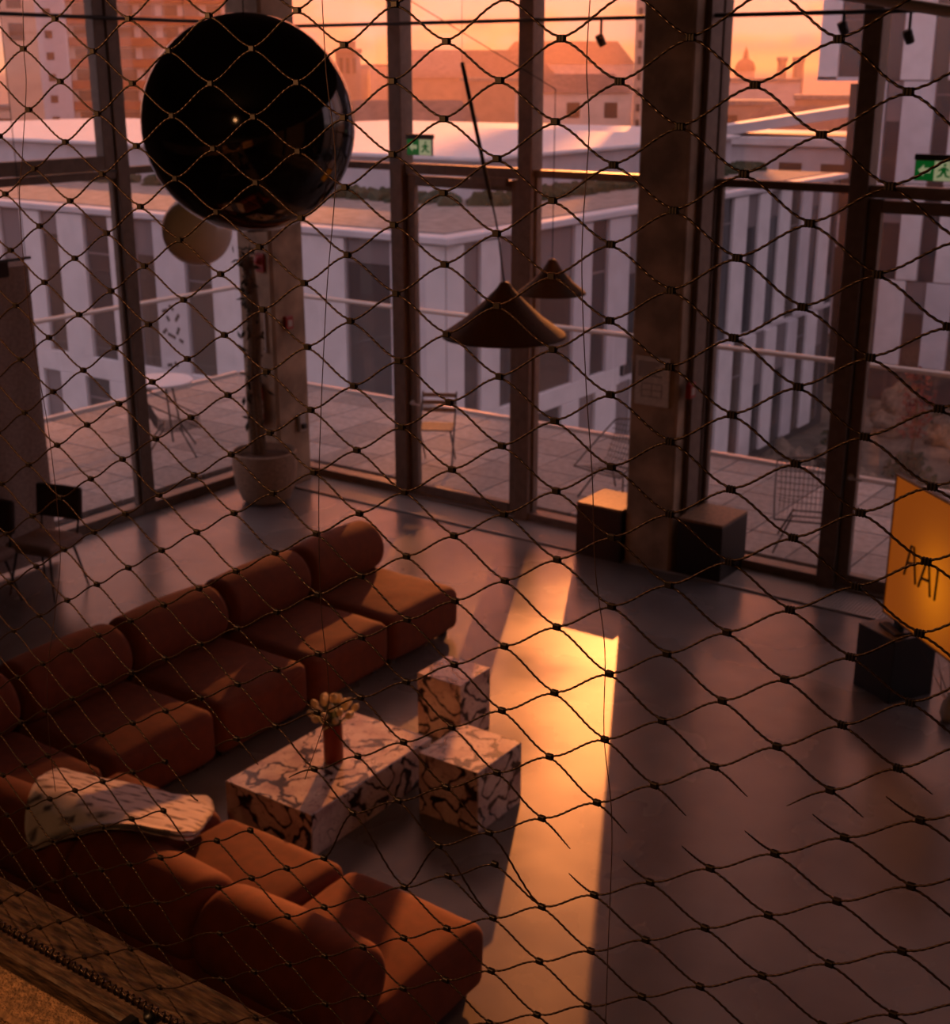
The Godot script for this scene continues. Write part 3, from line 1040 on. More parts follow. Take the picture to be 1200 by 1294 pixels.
# ---------------------------------------------------------------- sofa
func sofa_module(at: Vector3, turn: float, label: String, seed_: int, has_back := true, w := 0.88) -> Node3D:
	# local: seat runs along x (width w), faces +z, back at -z
	var o := thing("sofa_module", at, turn, label, "sofa", "rust velvet sofa modules")
	var seat := part(o, "seat", cushion(Vector3(w, 0.37, 0.90), 0.075, Vector3(0.004, 0.03, 0.012), 18, 0.008, seed_), M.velvet, Vector3(0, 0.235, 0.0))
	if has_back:
		part(o, "backrest", roll_mesh(w - 0.01, 0.215), M.velvet, Vector3(0, 0.60, -0.51), Vector3(0, 0, PI / 2))
		part(o, "back_support", cushion(Vector3(w - 0.04, 0.48, 0.22), 0.06, Vector3(0.01, 0.0, 0.01), 10, 0.0, seed_ + 90), M.velvet, Vector3(0, 0.29, -0.57))
	for sx in [-1.0, 1.0]:
		for sz in [-1.0, 1.0]:
			part(o, "foot", cbox(Vector3(0.06, 0.06, 0.06), 0.004), M.black, Vector3(sx * (w / 2 - 0.1), 0.03, sz * 0.34))
	return o

func roll_mesh(length: float, r: float) -> ArrayMesh:
	var key := "roll%.3f" % length
	if not cache.has(key):
		var prof := []
		var e := 0.075
		var h := length * 0.5
		prof.append(Vector2(0.0, -h))
		for k in 9:
			var a := PI / 2 * k / 8
			prof.append(Vector2(r - e + e * sin(a), -h + e - e * cos(a)))
		for k in range(1, 8):
			prof.append(Vector2(r + 0.012 * sin(PI * k / 8.0), lerpf(-h + e, h - e, k / 8.0)))
		for k in 9:
			var a := PI / 2 * k / 8
			prof.append(Vector2(r - e + e * cos(a), h - e + e * sin(a)))
		prof.append(Vector2(0.0, h))
		cache[key] = lathem(prof, 40)
	return cache[key]

func build_sofa() -> void:
	# long run, faces +x: local +z -> +x
	var zs := [-7.81, -6.90, -5.99, -5.08]
	var la := ["rust velvet sofa module at the window end of the long run, half sunlit", "rust velvet sofa module second from the window end of the long run", "rust velvet sofa module third from the window end, in front of the vase of tulips", "rust velvet sofa module next to the corner, fourth from the window end"]
	for k in 4:
		sofa_module(Vector3(-6.42, 0, zs[k]), PI / 2, la[k], 200 + k)
	# corner module
	var c := sofa_module(Vector3(-6.42, 0, -4.165), PI / 2, "rust velvet corner sofa module where the two sofa runs meet", 210)
	# short run, faces -z
	var xs := [-5.455, -4.545, -3.64]
	var lb := ["rust velvet sofa module under the patterned quilt", "rust velvet sofa module between the quilt and the free end of the short run", "rust velvet sofa module at the free end of the short run, sunlit"]
	for k in 3:
		sofa_module(Vector3(xs[k], 0, -4.2), PI, lb[k], 220 + k, true, 0.88)
	# folded quilt over the backrest
	var q := thing("quilt", Vector3(-5.0, 0.0, -3.8), 0, "folded pale quilt printed with grey smudges draped over the short sofa run", "quilt")
	var im := Image.create(256, 256, false, Image.FORMAT_RGB8)
	var f := FastNoiseLite.new()
	f.seed = 31
	f.frequency = 0.05
	var g := FastNoiseLite.new()
	g.seed = 33
	g.frequency = 0.02
	for y in 256:
		for x in 256:
			# rows of soft dashes printed on the cloth
			var row := floorf(y / 28.0)
			var ph := fmod(x + row * 23.0 + g.get_noise_2d(x, y) * 18.0 + 400.0, 52.0) / 52.0
			var ry := fmod(y, 28.0) / 28.0
			var ink := smoothstep(0.30, 0.12, absf(ry - 0.5)) * smoothstep(0.36, 0.18, absf(ph - 0.5))
			ink *= 0.55 + 0.45 * f.get_noise_2d(x, y) * 2.0
			im.set_pixel(x, y, Color(0.82, 0.79, 0.79).lerp(Color(0.26, 0.24, 0.26), clampf(ink, 0, 1)))
	var qm := mat(Color.WHITE, 0.95)
	qm.albedo_texture = ImageTexture.create_from_image(im)
	var layers := [["top_fold", 0.032, 0.012, 1.0], ["under_fold", 0.028, -0.024, 0.97]]
	for l in layers:
		part(q, l[0], quilt_mesh(l[1], l[2], l[3]), qm)

func sofa_hull(z: float) -> float:
	# height of a cloth thrown over the short run: back roll, slope, seat
	var r := 0.6 + sqrt(maxf(0.0, 0.0576 - (z + 3.69) * (z + 3.69)))
	if z > -3.45:
		return 0.6 - (z + 3.45) * 1.2
	if z > -3.78:
		return r
	if z > -4.5:
		return lerpf(0.822, 0.462, (z + 3.78) / -0.72)
	return 0.462

func quilt_mesh(th: float, dy: float, shrink: float) -> ArrayMesh:
	# corners on the sofa (x, y, z) in world, relative to (-5, 0, -3.8)
	var A := Vector3(-0.68, 0, -0.24)
	var B := Vector3(-0.05, 0, -0.84)
	var Cc := Vector3(0.56, 0, -0.10)
	var D := Vector3(-0.16, 0, 0.40)
	var n := 24
	var st := SurfaceTool.new()
	st.begin(Mesh.PRIMITIVE_TRIANGLES)
	st.set_smooth_group(0)
	var f := FastNoiseLite.new()
	f.seed = 12
	f.frequency = 3.0
	var ctr := (A + B + Cc + D) / 4.0
	var top := []
	var bot := []
	for i in n + 1:
		var rt := []
		var rb := []
		for j in n + 1:
			var s := float(i) / n
			var t := float(j) / n
			# rounded corners
			var u := s * 2 - 1
			var w := t * 2 - 1
			var k := maxf(1.0, pow(pow(absf(u), 6.0) + pow(absf(w), 6.0), 1.0 / 6.0))
			u /= k
			w /= k
			s = u * 0.5 + 0.5
			t = w * 0.5 + 0.5
			var p := A.lerp(B, s).lerp(D.lerp(Cc, s), t)
			p = ctr + (p - ctr) * shrink
			p.y = sofa_hull(p.z - 3.8) + 0.05 + dy + f.get_noise_2d(p.x, p.z) * 0.012
			var quilted := 0.010 * absf(sin(s * 22.0) * sin(t * 16.0))
			var edge := 1.0 - pow(maxf(absf(u), absf(w)), 10.0)
			rt.append(p + Vector3(0, th * 0.5 * (0.25 + 0.75 * edge) + quilted * edge, 0))
			rb.append(p - Vector3(0, th * 0.5 * (0.25 + 0.75 * edge), 0))
		top.append(rt)
		bot.append(rb)
	for i in n:
		for j in n:
			var uv := [Vector2(i, j), Vector2(i + 1, j), Vector2(i + 1, j + 1), Vector2(i, j + 1)]
			var a := [top[i][j], top[i + 1][j], top[i + 1][j + 1], top[i][j + 1]]
			var b := [bot[i][j], bot[i + 1][j], bot[i + 1][j + 1], bot[i][j + 1]]
			for k in [0, 1, 2, 0, 2, 3]:
				st.set_uv(uv[k] / n)
				st.add_vertex(a[k])
			for k in [0, 2, 1, 0, 3, 2]:
				st.set_uv(uv[k] / n)
				st.add_vertex(b[k])
	for i in n:
		for e in [[top[i][0], top[i + 1][0], bot[i + 1][0], bot[i][0]], [top[i][n], bot[i][n], bot[i + 1][n], top[i + 1][n]], [top[0][i], bot[0][i], bot[0][i + 1], top[0][i + 1]], [top[n][i], top[n][i + 1], bot[n][i + 1], bot[n][i]]]:
			for k in [0, 1, 2, 0, 2, 3]:
				st.set_uv(Vector2(float(i) / n, 0.5))
				st.add_vertex(e[k])
	st.generate_normals()
	return st.commit()

# ---------------------------------------------------------------- marble tables, vase
func build_tables() -> void:
	var t := thing("coffee_table", Vector3(-5.08, 0, -5.63), 0, "low oblong marble block coffee table carrying the vase of tulips", "table")
	part(t, "block", cbox(Vector3(0.70, 0.29, 1.17), 0.006), M.marble, Vector3(0, 0.145, 0))
	var c1 := thing("marble_cube", Vector3(-5.02, 0, -6.86), 0, "marble cube side table at the window end of the coffee table", "table")
	part(c1, "block", cbox(Vector3(0.37, 0.45, 0.36), 0.005), M.marble, Vector3(0, 0.225, 0))
	var c2 := thing("marble_cube", Vector3(-4.31, 0, -6.06), 0, "marble cube side table standing clear of the sofa beside the coffee table", "table")
	part(c2, "block", cbox(Vector3(0.45, 0.42, 0.48), 0.005), M.marble, Vector3(0, 0.21, 0), Vector3(0, PI, 0))
	var v := thing("vase", Vector3(-5.05, 0.29, -5.62), 0, "tall terracotta-red cylinder vase on the coffee table", "vase")
	part(v, "body", lathem([Vector2(0, 0), Vector2(0.058, 0.0), Vector2(0.062, 0.006), Vector2(0.062, 0.262), Vector2(0.059, 0.268), Vector2(0.054, 0.262), Vector2(0.052, 0.05), Vector2(0, 0.05)], 32), M.vase)
	var fr := RandomNumberGenerator.new()
	fr.seed = 19
	var bud := lathem([Vector2(0, 0), Vector2(0.014, 0.006), Vector2(0.021, 0.022), Vector2(0.020, 0.040), Vector2(0.012, 0.056), Vector2(0.0, 0.062)], 10)
	for k in 22:
		var a := k * 2.4
		var rr := 0.018 + 0.115 * sqrt(k / 22.0)
		var top := Vector3(cos(a) * rr, 0.40 - rr * 0.55 + fr.randf_range(-0.015, 0.02), sin(a) * rr)
		var tl := thing("tulip", Vector3(-5.05, 0.29, -5.62), 0, "cream tulip with green stem standing in the red vase", "flower", "tulips in the red vase")
		part(tl, "stem", tubem(smooth_path([Vector3(cos(a) * 0.03, 0.06, sin(a) * 0.03), Vector3(cos(a) * 0.04, 0.25, sin(a) * 0.04), top], 4), 0.0035, 5), M.leaf)
		var dir := (top - Vector3(0, 0.22, 0)).normalized()
		var b := part(tl, "bloom", bud, M.petal, top)
		b.basis = Basis(Quaternion(Vector3.UP, dir))
		if k % 2 == 0:
			var lf := MB.new()
			var o1 := Vector3(cos(a + 0.5) * 0.04, 0.24, sin(a + 0.5) * 0.04)
			var tip := Vector3(cos(a + 0.5), 0, sin(a + 0.5)) * (rr + 0.05) + Vector3(0, 0.32 + fr.randf_range(-0.03, 0.03), 0)
			var sd := Vector3(-sin(a + 0.5), 0, cos(a + 0.5)) * 0.016
			var md := o1.lerp(tip, 0.5) + Vector3(0, 0.02, 0)
			lf.tri(o1, md + sd, md - sd, Vector3.UP)
			lf.tri(md + sd, tip, md - sd, Vector3.UP)
			part(tl, "leaf", lf.done(), M.leaf)

# ---------------------------------------------------------------- hanging things
func sphere_prof(r: float, n := 32) -> Array:
	var p := []
	for i in n + 1:
		var a := PI * i / n
		p.append(Vector2(r * sin(a), -r * cos(a)))
	return p

func build_hanging() -> void:
	var s := thing("black_ball", Vector3(-4.41, 4.18, -4.5), 0, "huge glossy black ball hanging in front of the corner column", "ornament")
	part(s, "shell", lathem(sphere_prof(0.472, 48), 96), M.ball)
	part(s, "cable", tubem([Vector3(0, 0.47, 0), Vector3(0, TOP - 4.20, 0)], 0.003, 6), M.cord)
	var w := thing("white_ball", Vector3(-6.88, 3.38, -6.47), 0, "smaller pale grey ball hanging beneath and behind the black ball", "ornament")
	part(w, "shell", lathem(sphere_prof(0.236, 32), 64), M.white_ball)
	part(w, "cable", tubem([Vector3(0, 0.235, 0), Vector3(0, TOP - 3.40, 0)], 0.002, 6), M.cord)
	# cone pendants
	var a := thing("pendant_lamp", Vector3(-4.73, 2.80, -7.03), 0, "larger dark cone pendant lamp with a slanting stem", "lamp")
	cone_lamp(a, 0.40, 0.33)
	part(a, "cord", tubem(smooth_path([Vector3(0, 0.32, 0), Vector3(-0.06, 0.68, 0.0), Vector3(-0.10, 0.85, 0.01)], 4), 0.006, 6), M.cord)
	part(a, "stem", tubem([Vector3(-0.10, 0.85, 0.01), Vector3(-0.29, 1.66, 0.05)], 0.013, 8), M.cord)
	part(a, "ceiling_cord", tubem([Vector3(-0.29, 1.66, 0.05), Vector3(-0.29, TOP - 2.8, 0.05)], 0.0015, 5), M.cord)
	var b := thing("pendant_lamp", Vector3(-5.75, 2.70, -9.23), 0, "smaller dark cone pendant lamp on a thin straight cord", "lamp")
	cone_lamp(b, 0.28, 0.26)
	part(b, "cord", tubem([Vector3(0, 0.25, 0), Vector3(-0.05, 1.58, -0.08), Vector3(-0.99, 2.23, 0.55), Vector3(-1.6, TOP - 2.7, 1.0)], 0.004, 5), M.cord)
	# track spotlights on the rod by the glass
	var sp := [[-4.04, -0.12, "black spotlight clamped to the rod left of the right-hand door"], [-3.52, -0.19, "black spotlight hanging from the rod above the right-hand exit sign"], [-6.21, -0.18, "small black spotlight on the rod left of the concrete pillar"], [-5.70, 0.10, "black spotlight over the rod in front of the concrete pillar"]]
	for q in sp:
		var o := thing("spotlight", Vector3(q[0], 4.85, -10.72), 0, q[2], "spotlight")
		part(o, "housing", lathem([Vector2(0, -0.05), Vector2(0.034, -0.047), Vector2(0.037, 0.0), Vector2(0.037, 0.047), Vector2(0.0, 0.05)], 16), M.black, Vector3(0, q[1], 0.02), Vector3(0.5, 0, 0.2))
		part(o, "bracket", cbox(Vector3(0.02, absf(q[1]) + 0.02, 0.02), 0.003), M.black, Vector3(0, q[1] / 2, 0.02))
	var tb := thing("steel_tube", Vector3(-3.3, 4.93, -10.5), 0, "pale steel tube slanting across the top of the right-hand door", "pipe")
	part(tb, "tube", tubem([Vector3(-1.05, 0.10, -0.05), Vector3(2.2, -0.46, 0.1)], 0.045, 14), M.rail)
	part(tb, "hanger", tubem([Vector3(-0.9, 0.07, -0.04), Vector3(-0.9, TOP - 4.93, -0.04)], 0.006, 6), M.black)
	part(tb, "hanger", tubem([Vector3(1.9, -0.41, 0.09), Vector3(1.9, TOP - 4.93, 0.09)], 0.006, 6), M.black)

func cone_lamp(o: Node3D, r: float, h: float) -> void:
	part(o, "shade", lathem([Vector2(0.02, h), Vector2(0.045, h - 0.015), Vector2(r * 0.30, h * 0.72), Vector2(r * 0.62, h * 0.36), Vector2(r * 0.97, h * 0.06), Vector2(r, 0.0), Vector2(r * 0.985, 0.0), Vector2(r * 0.95, h * 0.055), Vector2(r * 0.60, h * 0.34), Vector2(r * 0.28, h * 0.69), Vector2(0.0, h * 0.8)], 64), M.lamp)
	part(o, "cap", lathem([Vector2(0.0, h + 0.02), Vector2(0.03, h + 0.012), Vector2(0.05, h - 0.02)], 20), M.lamp)
	part(o, "bulb", lathem([Vector2(0, h * 0.25), Vector2(0.03, h * 0.32), Vector2(0.035, h * 0.45), Vector2(0.018, h * 0.7), Vector2(0.0, h * 0.75)], 16), M.white_plastic)

# ---------------------------------------------------------------- columns, pedestals, chairs, screen
func build_furniture() -> void:
	# right-hand pillar and its pedestals
	var p := thing("concrete_column", Vector3(-5.45, 0, -10.74), 0, "square raw concrete column between the two doors, with a notice on it", "column")
	part(p, "shaft", cbox(Vector3(0.48, TOP, 0.48), 0.02), M.concrete, Vector3(0, TOP / 2, 0))
	part(p, "cover_strip", cbox(Vector3(0.04, TOP, 0.22), 0.004), M.frame, Vector3(0.275, TOP / 2, -0.05))
	var n := thing("notice", Vector3(-5.46, 1.78, -10.485), 0, "white evacuation plan notice fixed to the concrete column", "notice")
	part(n, "board", cbox(Vector3(0.34, 0.44, 0.012), 0.002), M.paper)
	for k in 7:
		part(n, "text_line", cbox(Vector3(0.24 - 0.03 * (k % 3), 0.008, 0.002), 0.0), M.ink, Vector3(-0.02 - 0.015 * (k % 3), 0.17 - k * 0.02, 0.007))
	for k in 3:
		part(n, "plan_line", cbox(Vector3(0.20, 0.004, 0.002), 0.0), M.ink, Vector3(0, -0.02 - k * 0.06, 0.007))
		part(n, "plan_line", cbox(Vector3(0.004, 0.12, 0.002), 0.0), M.ink, Vector3(-0.10 + k * 0.10, -0.08, 0.007))
	call_point(Vector3(-5.135, 1.72, -10.60), "red manual call point on the cover strip beside the concrete column")
	var b1 := thing("pedestal", Vector3(-5.95, 0, -10.72), 0, "black box pedestal with sunlit wooden top left of the concrete column", "pedestal")
	part(b1, "body", cbox(Vector3(0.49, 0.50, 0.52), 0.004), M.black, Vector3(0, 0.25, 0))
	part(b1, "top", cbox(Vector3(0.49, 0.025, 0.52), 0.004), M.tan_top, Vector3(0, 0.5125, 0))
	var b2 := thing("pedestal", Vector3(-4.93, 0, -10.78), 0, "black box pedestal with wooden top right of the concrete column", "pedestal")
	part(b2, "body", cbox(Vector3(0.44, 0.53, 0.54), 0.004), M.black, Vector3(0, 0.265, 0))
	part(b2, "top", cbox(Vector3(0.44, 0.025, 0.54), 0.004), M.tan_top, Vector3(0, 0.5425, 0))

	# corner column with fittings
	var c := thing("concrete_column", Vector3(-10.15, 0, -10.58), 0, "raw concrete column in the glass corner behind the potted tree", "column")
	part(c, "shaft", cbox(Vector3(0.50, TOP, 0.52), 0.03), M.concrete, Vector3(0, TOP / 2, 0))
	call_point(Vector3(-9.875, 1.85, -10.52), "red manual call point on the corner column")
	var al := thing("alarm_sounder", Vector3(-10.04, 2.50, -10.305), 0, "red alarm sounder high on the corner column", "alarm")
	part(al, "base", cbox(Vector3(0.12, 0.20, 0.03), 0.008), M.red)
	part(al, "horn", lathem([Vector2(0.0, 0.05), Vector2(0.03, 0.05), Vector2(0.045, 0.0)], 18), M.red, Vector3(0, 0.02, 0.015), Vector3(PI / 2, 0, 0))
	var ex := thing("fire_extinguisher", Vector3(-10.13, 0.72, -10.235), 0, "red fire extinguisher hung on the corner column above the pot", "extinguisher")
	part(ex, "cylinder", lathem([Vector2(0, 0), Vector2(0.07, 0.005), Vector2(0.078, 0.03), Vector2(0.078, 0.40), Vector2(0.06, 0.46), Vector2(0.025, 0.49), Vector2(0.025, 0.52), Vector2(0, 0.52)], 24), M.red)
	part(ex, "valve", cbox(Vector3(0.05, 0.06, 0.12), 0.006), M.black, Vector3(0, 0.55, 0.01))
	part(ex, "hose", tubem(smooth_path([Vector3(0, 0.55, 0.06), Vector3(0.07, 0.48, 0.08), Vector3(0.09, 0.2, 0.05)], 6), 0.011, 7), M.black)
	part(ex, "label_band", lathem([Vector2(0.0795, 0.15), Vector2(0.0795, 0.30)], 24), M.white_plastic)
	part(ex, "wall_hook", cbox(Vector3(0.05, 0.10, 0.05), 0.004), M.black, Vector3(0, 0.42, -0.06))
	var th := thing("wall_thermometer", Vector3(-10.01, 1.80, -10.305), 0, "slim white tube fitting on the corner column", "fitting")
	part(th, "tube", tubem([Vector3(0, -0.22, 0.0), Vector3(0, 0.2, 0.0)], 0.014, 8), M.white_plastic)
	part(th, "bulb", lathem(sphere_prof(0.025, 10), 12), M.white_plastic, Vector3(0, -0.24, 0.0))
	var sk := thing("socket_box", Vector3(-9.874, 0.72, -10.66), 0, "white twin socket box low on the corner column", "socket")
	part(sk, "case", cbox(Vector3(0.05, 0.20, 0.10), 0.008), M.white_plastic)
	part(sk, "plug", cbox(Vector3(0.06, 0.06, 0.06), 0.008), M.black, Vector3(0.03, -0.04, 0))

	potted_tree()
	screen()
	curtain()

	# interior chairs
	var ch := chair(Vector3(-9.55, 0, -6.93), 0.25, "grey upholstered shell chair with dark back by the left glass wall")
	chair(Vector3(-9.75, 0, -6.36), 0.1, "dark-backed upholstered chair beside the curtain, mostly hidden")
	# terrace furniture
	wire_chair(Vector3(-4.45, 0, -11.95), 0.35, "wire lounge chair on the terrace behind the right-hand glass")
	wire_chair(Vector3(-6.75, 0, -12.25), -0.2, "wire lounge chair on the terrace behind the sunlit pedestal")
	wire_chair(Vector3(-12.1, 0, -10.75), 2.4, "wire lounge chair on the terrace beside the white bistro table")
	bistro(Vector3(-12.75, 0, -11.2), "white round bistro table on the terrace beyond the left glass wall")
	var st := thing("side_chair", Vector3(-9.15, 0, -12.2), 0.5, "slatted wooden folding chair on the terrace behind the left-hand door", "chair")
	for k in 5:
		part(st, "seat_slat", cbox(Vector3(0.40, 0.018, 0.06), 0.004), M.tan_top, Vector3(0, 0.45, -0.16 + k * 0.08))
	for k in 3:
		part(st, "back_slat", cbox(Vector3(0.40, 0.05, 0.015), 0.004), M.tan_top, Vector3(0, 0.60 + k * 0.09, -0.22))
	for sx in [-1.0, 1.0]:
		part(st, "leg", tubem([Vector3(sx * 0.2, 0, 0.24), Vector3(sx * 0.2, 0.82, -0.24)], 0.011, 7), M.wire)
		part(st, "leg", tubem([Vector3(sx * 0.18, 0, -0.24), Vector3(sx * 0.18, 0.45, 0.18)], 0.011, 7), M.wire)

func call_point(at: Vector3, label: String) -> void:
	var o := thing("call_point", at, PI / 2, label, "alarm")
	part(o, "case", cbox(Vector3(0.11, 0.14, 0.05), 0.006), M.red)
	part(o, "glass_plate", cbox(Vector3(0.06, 0.07, 0.006), 0.001), M.white_plastic, Vector3(0, -0.005, 0.026))

func potted_tree() -> void:
	var p := thing("plant_pot", Vector3(-9.80, 0, -9.98), 0, "round grey clay plant pot in front of the corner column", "pot")
	part(p, "body", lathem([Vector2(0, 0), Vector2(0.20, 0.0), Vector2(0.26, 0.04), Vector2(0.32, 0.20), Vector2(0.345, 0.40), Vector2(0.345, 0.55), Vector2(0.33, 0.57), Vector2(0.315, 0.55), Vector2(0.31, 0.47), Vector2(0, 0.47)], 40), M.pot)
	part(p, "soil", lathem([Vector2(0.31, 0.485), Vector2(0.2, 0.50), Vector2(0.0, 0.515)], 28), M.soil)
	var t := thing("potted_tree", Vector3(-9.80, 0.5, -9.98), 0, "tall bare-trunked indoor tree with sparse olive leaves in the grey pot", "plant")
	part(t, "trunk", tubem(smooth_path([Vector3(-0.10, 0, -0.02), Vector3(-0.12, 0.7, -0.02), Vector3(-0.10, 1.4, -0.05), Vector3(-0.14, 2.1, -0.04)], 8), 0.085, 10, 0.06), M.bark)
	part(t, "trunk", tubem(smooth_path([Vector3(-0.02, 0, 0.02), Vector3(-0.06, 0.8, 0.05), Vector3(-0.04, 1.5, 0.02), Vector3(-0.07, 1.9, 0.03)], 8), 0.03, 8, 0.015), M.bark)
	var fr := RandomNumberGenerator.new()
	fr.seed = 44
	var ml := mat(Color(0.20, 0.17, 0.08), 0.8)
	var lm := MB.new()
	lm.quad(Vector3(-0.02, 0, 0), Vector3(0, 0.006, 0.05), Vector3(0.02, 0, 0), Vector3(0, 0.006, -0.01), Vector3.UP)
	lm.tri(Vector3(-0.02, 0, 0), Vector3(0, 0.006, 0.06), Vector3(0.02, 0, 0), Vector3.UP)
	lm.tri(Vector3(-0.02, 0, 0), Vector3(0, 0.0, -0.05), Vector3(0.02, 0, 0), Vector3.UP)
	var leaf := lm.done()
	for k in 200:
		var y := fr.randf_range(0.15, 2.2)
		var o := part(t, "leaf", leaf, ml, Vector3(-0.10 + fr.randfn() * 0.055, y, fr.randfn() * 0.055), Vector3(fr.randf() * 6, fr.randf() * 6, fr.randf() * 6))
		o.scale = Vector3.ONE * fr.randf_range(0.7, 1.3)

func curtain() -> void:
	var o := thing("curtain", Vector3(-10.15, 0, -6.78), 0, "taupe fabric curtain panel hanging at the left glass wall", "curtain")
	var st := SurfaceTool.new()
	st.begin(Mesh.PRIMITIVE_TRIANGLES)
	st.set_smooth_group(0)
	var n := 90
	for i in n:
		for k in [[0, 0], [1, 0], [1, 1], [0, 0], [1, 1], [0, 1]]:
			var s := float(i + k[0]) / n
			st.add_vertex(Vector3(0.006 * sin(s * 34.0) + 0.006 * sin(s * 11.0), 0.03 if k[1] == 0 else 2.78, lerpf(-0.72, 1.2, s)))
	st.index()
	st.generate_normals()
	part(o, "cloth", st.commit(), M.curtain)
	bpart(o, "hem_band", Vector3(-0.03, 2.70, -0.5), Vector3(0.03, 2.84, 1.2), M.chair_dark, 0.01)
	part(o, "rail", tubem([Vector3(0, 2.84, -0.75), Vector3(0, 2.84, 1.25)], 0.014, 8), M.black)
	for z in [-0.7, 1.2]:
		part(o, "hanger", tubem([Vector3(0, 2.84, z), Vector3(0, TOP, z)], 0.004, 6), M.black)

func chair(at: Vector3, turn: float, label: String) -> Node3D:
	var o := thing("shell_chair", at, turn, label, "chair")
	part(o, "seat", cushion(Vector3(0.50, 0.09, 0.48), 0.04, Vector3(0, 0.02, 0), 12), M.chair, Vector3(0, 0.45, 0))
	part(o, "backrest", cushion(Vector3(0.48, 0.30, 0.06), 0.028, Vector3(0, 0, 0.01), 12), M.chair_dark, Vector3(0, 0.76, -0.25), Vector3(-0.12, 0, 0))
	for sx in [-1.0, 1.0]:
		part(o, "back_post", tubem([Vector3(sx * 0.19, 0.42, -0.2), Vector3(sx * 0.2, 0.66, -0.245)], 0.011, 7), M.black)
		for sz in [-1.0, 1.0]:
			part(o, "leg", tubem([Vector3(sx * 0.17, 0.42, sz * 0.16), Vector3(sx * 0.24, 0.0, sz * 0.24)], 0.013, 7, 0.009), M.black)
	return o

func wire_chair(at: Vector3, turn: float, label: String) -> void:
	var o := thing("wire_chair", at, turn, label, "chair")
	# bent outline of the shell
	var back := []
	for k in 13:
		var a := PI * k / 12
		back.append(Vector3(0.36 * cos(a), 0.74 + 0.05 * sin(a), -0.34 - 0.04 * sin(a)))
	var front := [Vector3(-0.36, 0.74, -0.34), Vector3(-0.33, 0.40, 0.28), Vector3(-0.26, 0.36, 0.34), Vector3(0.26, 0.36, 0.34), Vector3(0.33, 0.40, 0.28), Vector3(0.36, 0.74, -0.34)]
	part(o, "rim", tubem(back, 0.009, 7), M.wire)
	part(o, "rim", tubem(smooth_path(front, 5), 0.009, 7), M.wire)
	for k in 15:
		var x := -0.30 + k * 0.6 / 14.0
		part(o, "wire", tubem(smooth_path([Vector3(x * 1.05, 0.78, -0.37), Vector3(x, 0.52, -0.24), Vector3(x, 0.34, -0.12), Vector3(x, 0.33, 0.12), Vector3(x * 0.95, 0.37, 0.33)], 4), 0.0035, 5), M.wire)
	for k in 7:
		var y := 0.72 - k * 0.055
		part(o, "wire", tubem(smooth_path([Vector3(-0.36 + k * 0.006, y, -0.32 + k * 0.02), Vector3(-0.2, y - 0.01, -0.36 + k * 0.03), Vector3(0.2, y - 0.01, -0.36 + k * 0.03), Vector3(0.36 - k * 0.006, y, -0.32 + k * 0.02)], 4), 0.0035, 5), M.wire)
	for sx in [-1.0, 1.0]:
		part(o, "leg", tubem([Vector3(sx * 0.16, 0.34, 0.10), Vector3(sx * 0.32, 0.0, 0.28)], 0.010, 7), M.wire)
		part(o, "leg", tubem([Vector3(sx * 0.16, 0.34, -0.08), Vector3(sx * 0.30, 0.0, -0.32)], 0.010, 7), M.wire)
	part(o, "cross_bar", tubem([Vector3(-0.16, 0.33, 0.10), Vector3(0.16, 0.33, 0.10)], 0.008, 7), M.wire)
	part(o, "cross_bar", tubem([Vector3(-0.16, 0.33, -0.08), Vector3(0.16, 0.33, -0.08)], 0.008, 7), M.wire)

func bistro(at: Vector3, label: String) -> void:
	var o := thing("bistro_table", at, 0, label, "table")
	part(o, "table_top", lathem([Vector2(0, 0.70), Vector2(0.40, 0.70), Vector2(0.41, 0.71), Vector2(0.41, 0.725), Vector2(0.40, 0.735), Vector2(0, 0.735)], 36), M.white_panel)
	for k in 3:
		var a := k * TAU / 3 + 0.4
		part(o, "leg", tubem([Vector3(cos(a) * 0.2, 0.70, sin(a) * 0.2), Vector3(cos(a) * 0.34, 0, sin(a) * 0.34)], 0.012, 7), M.wire)

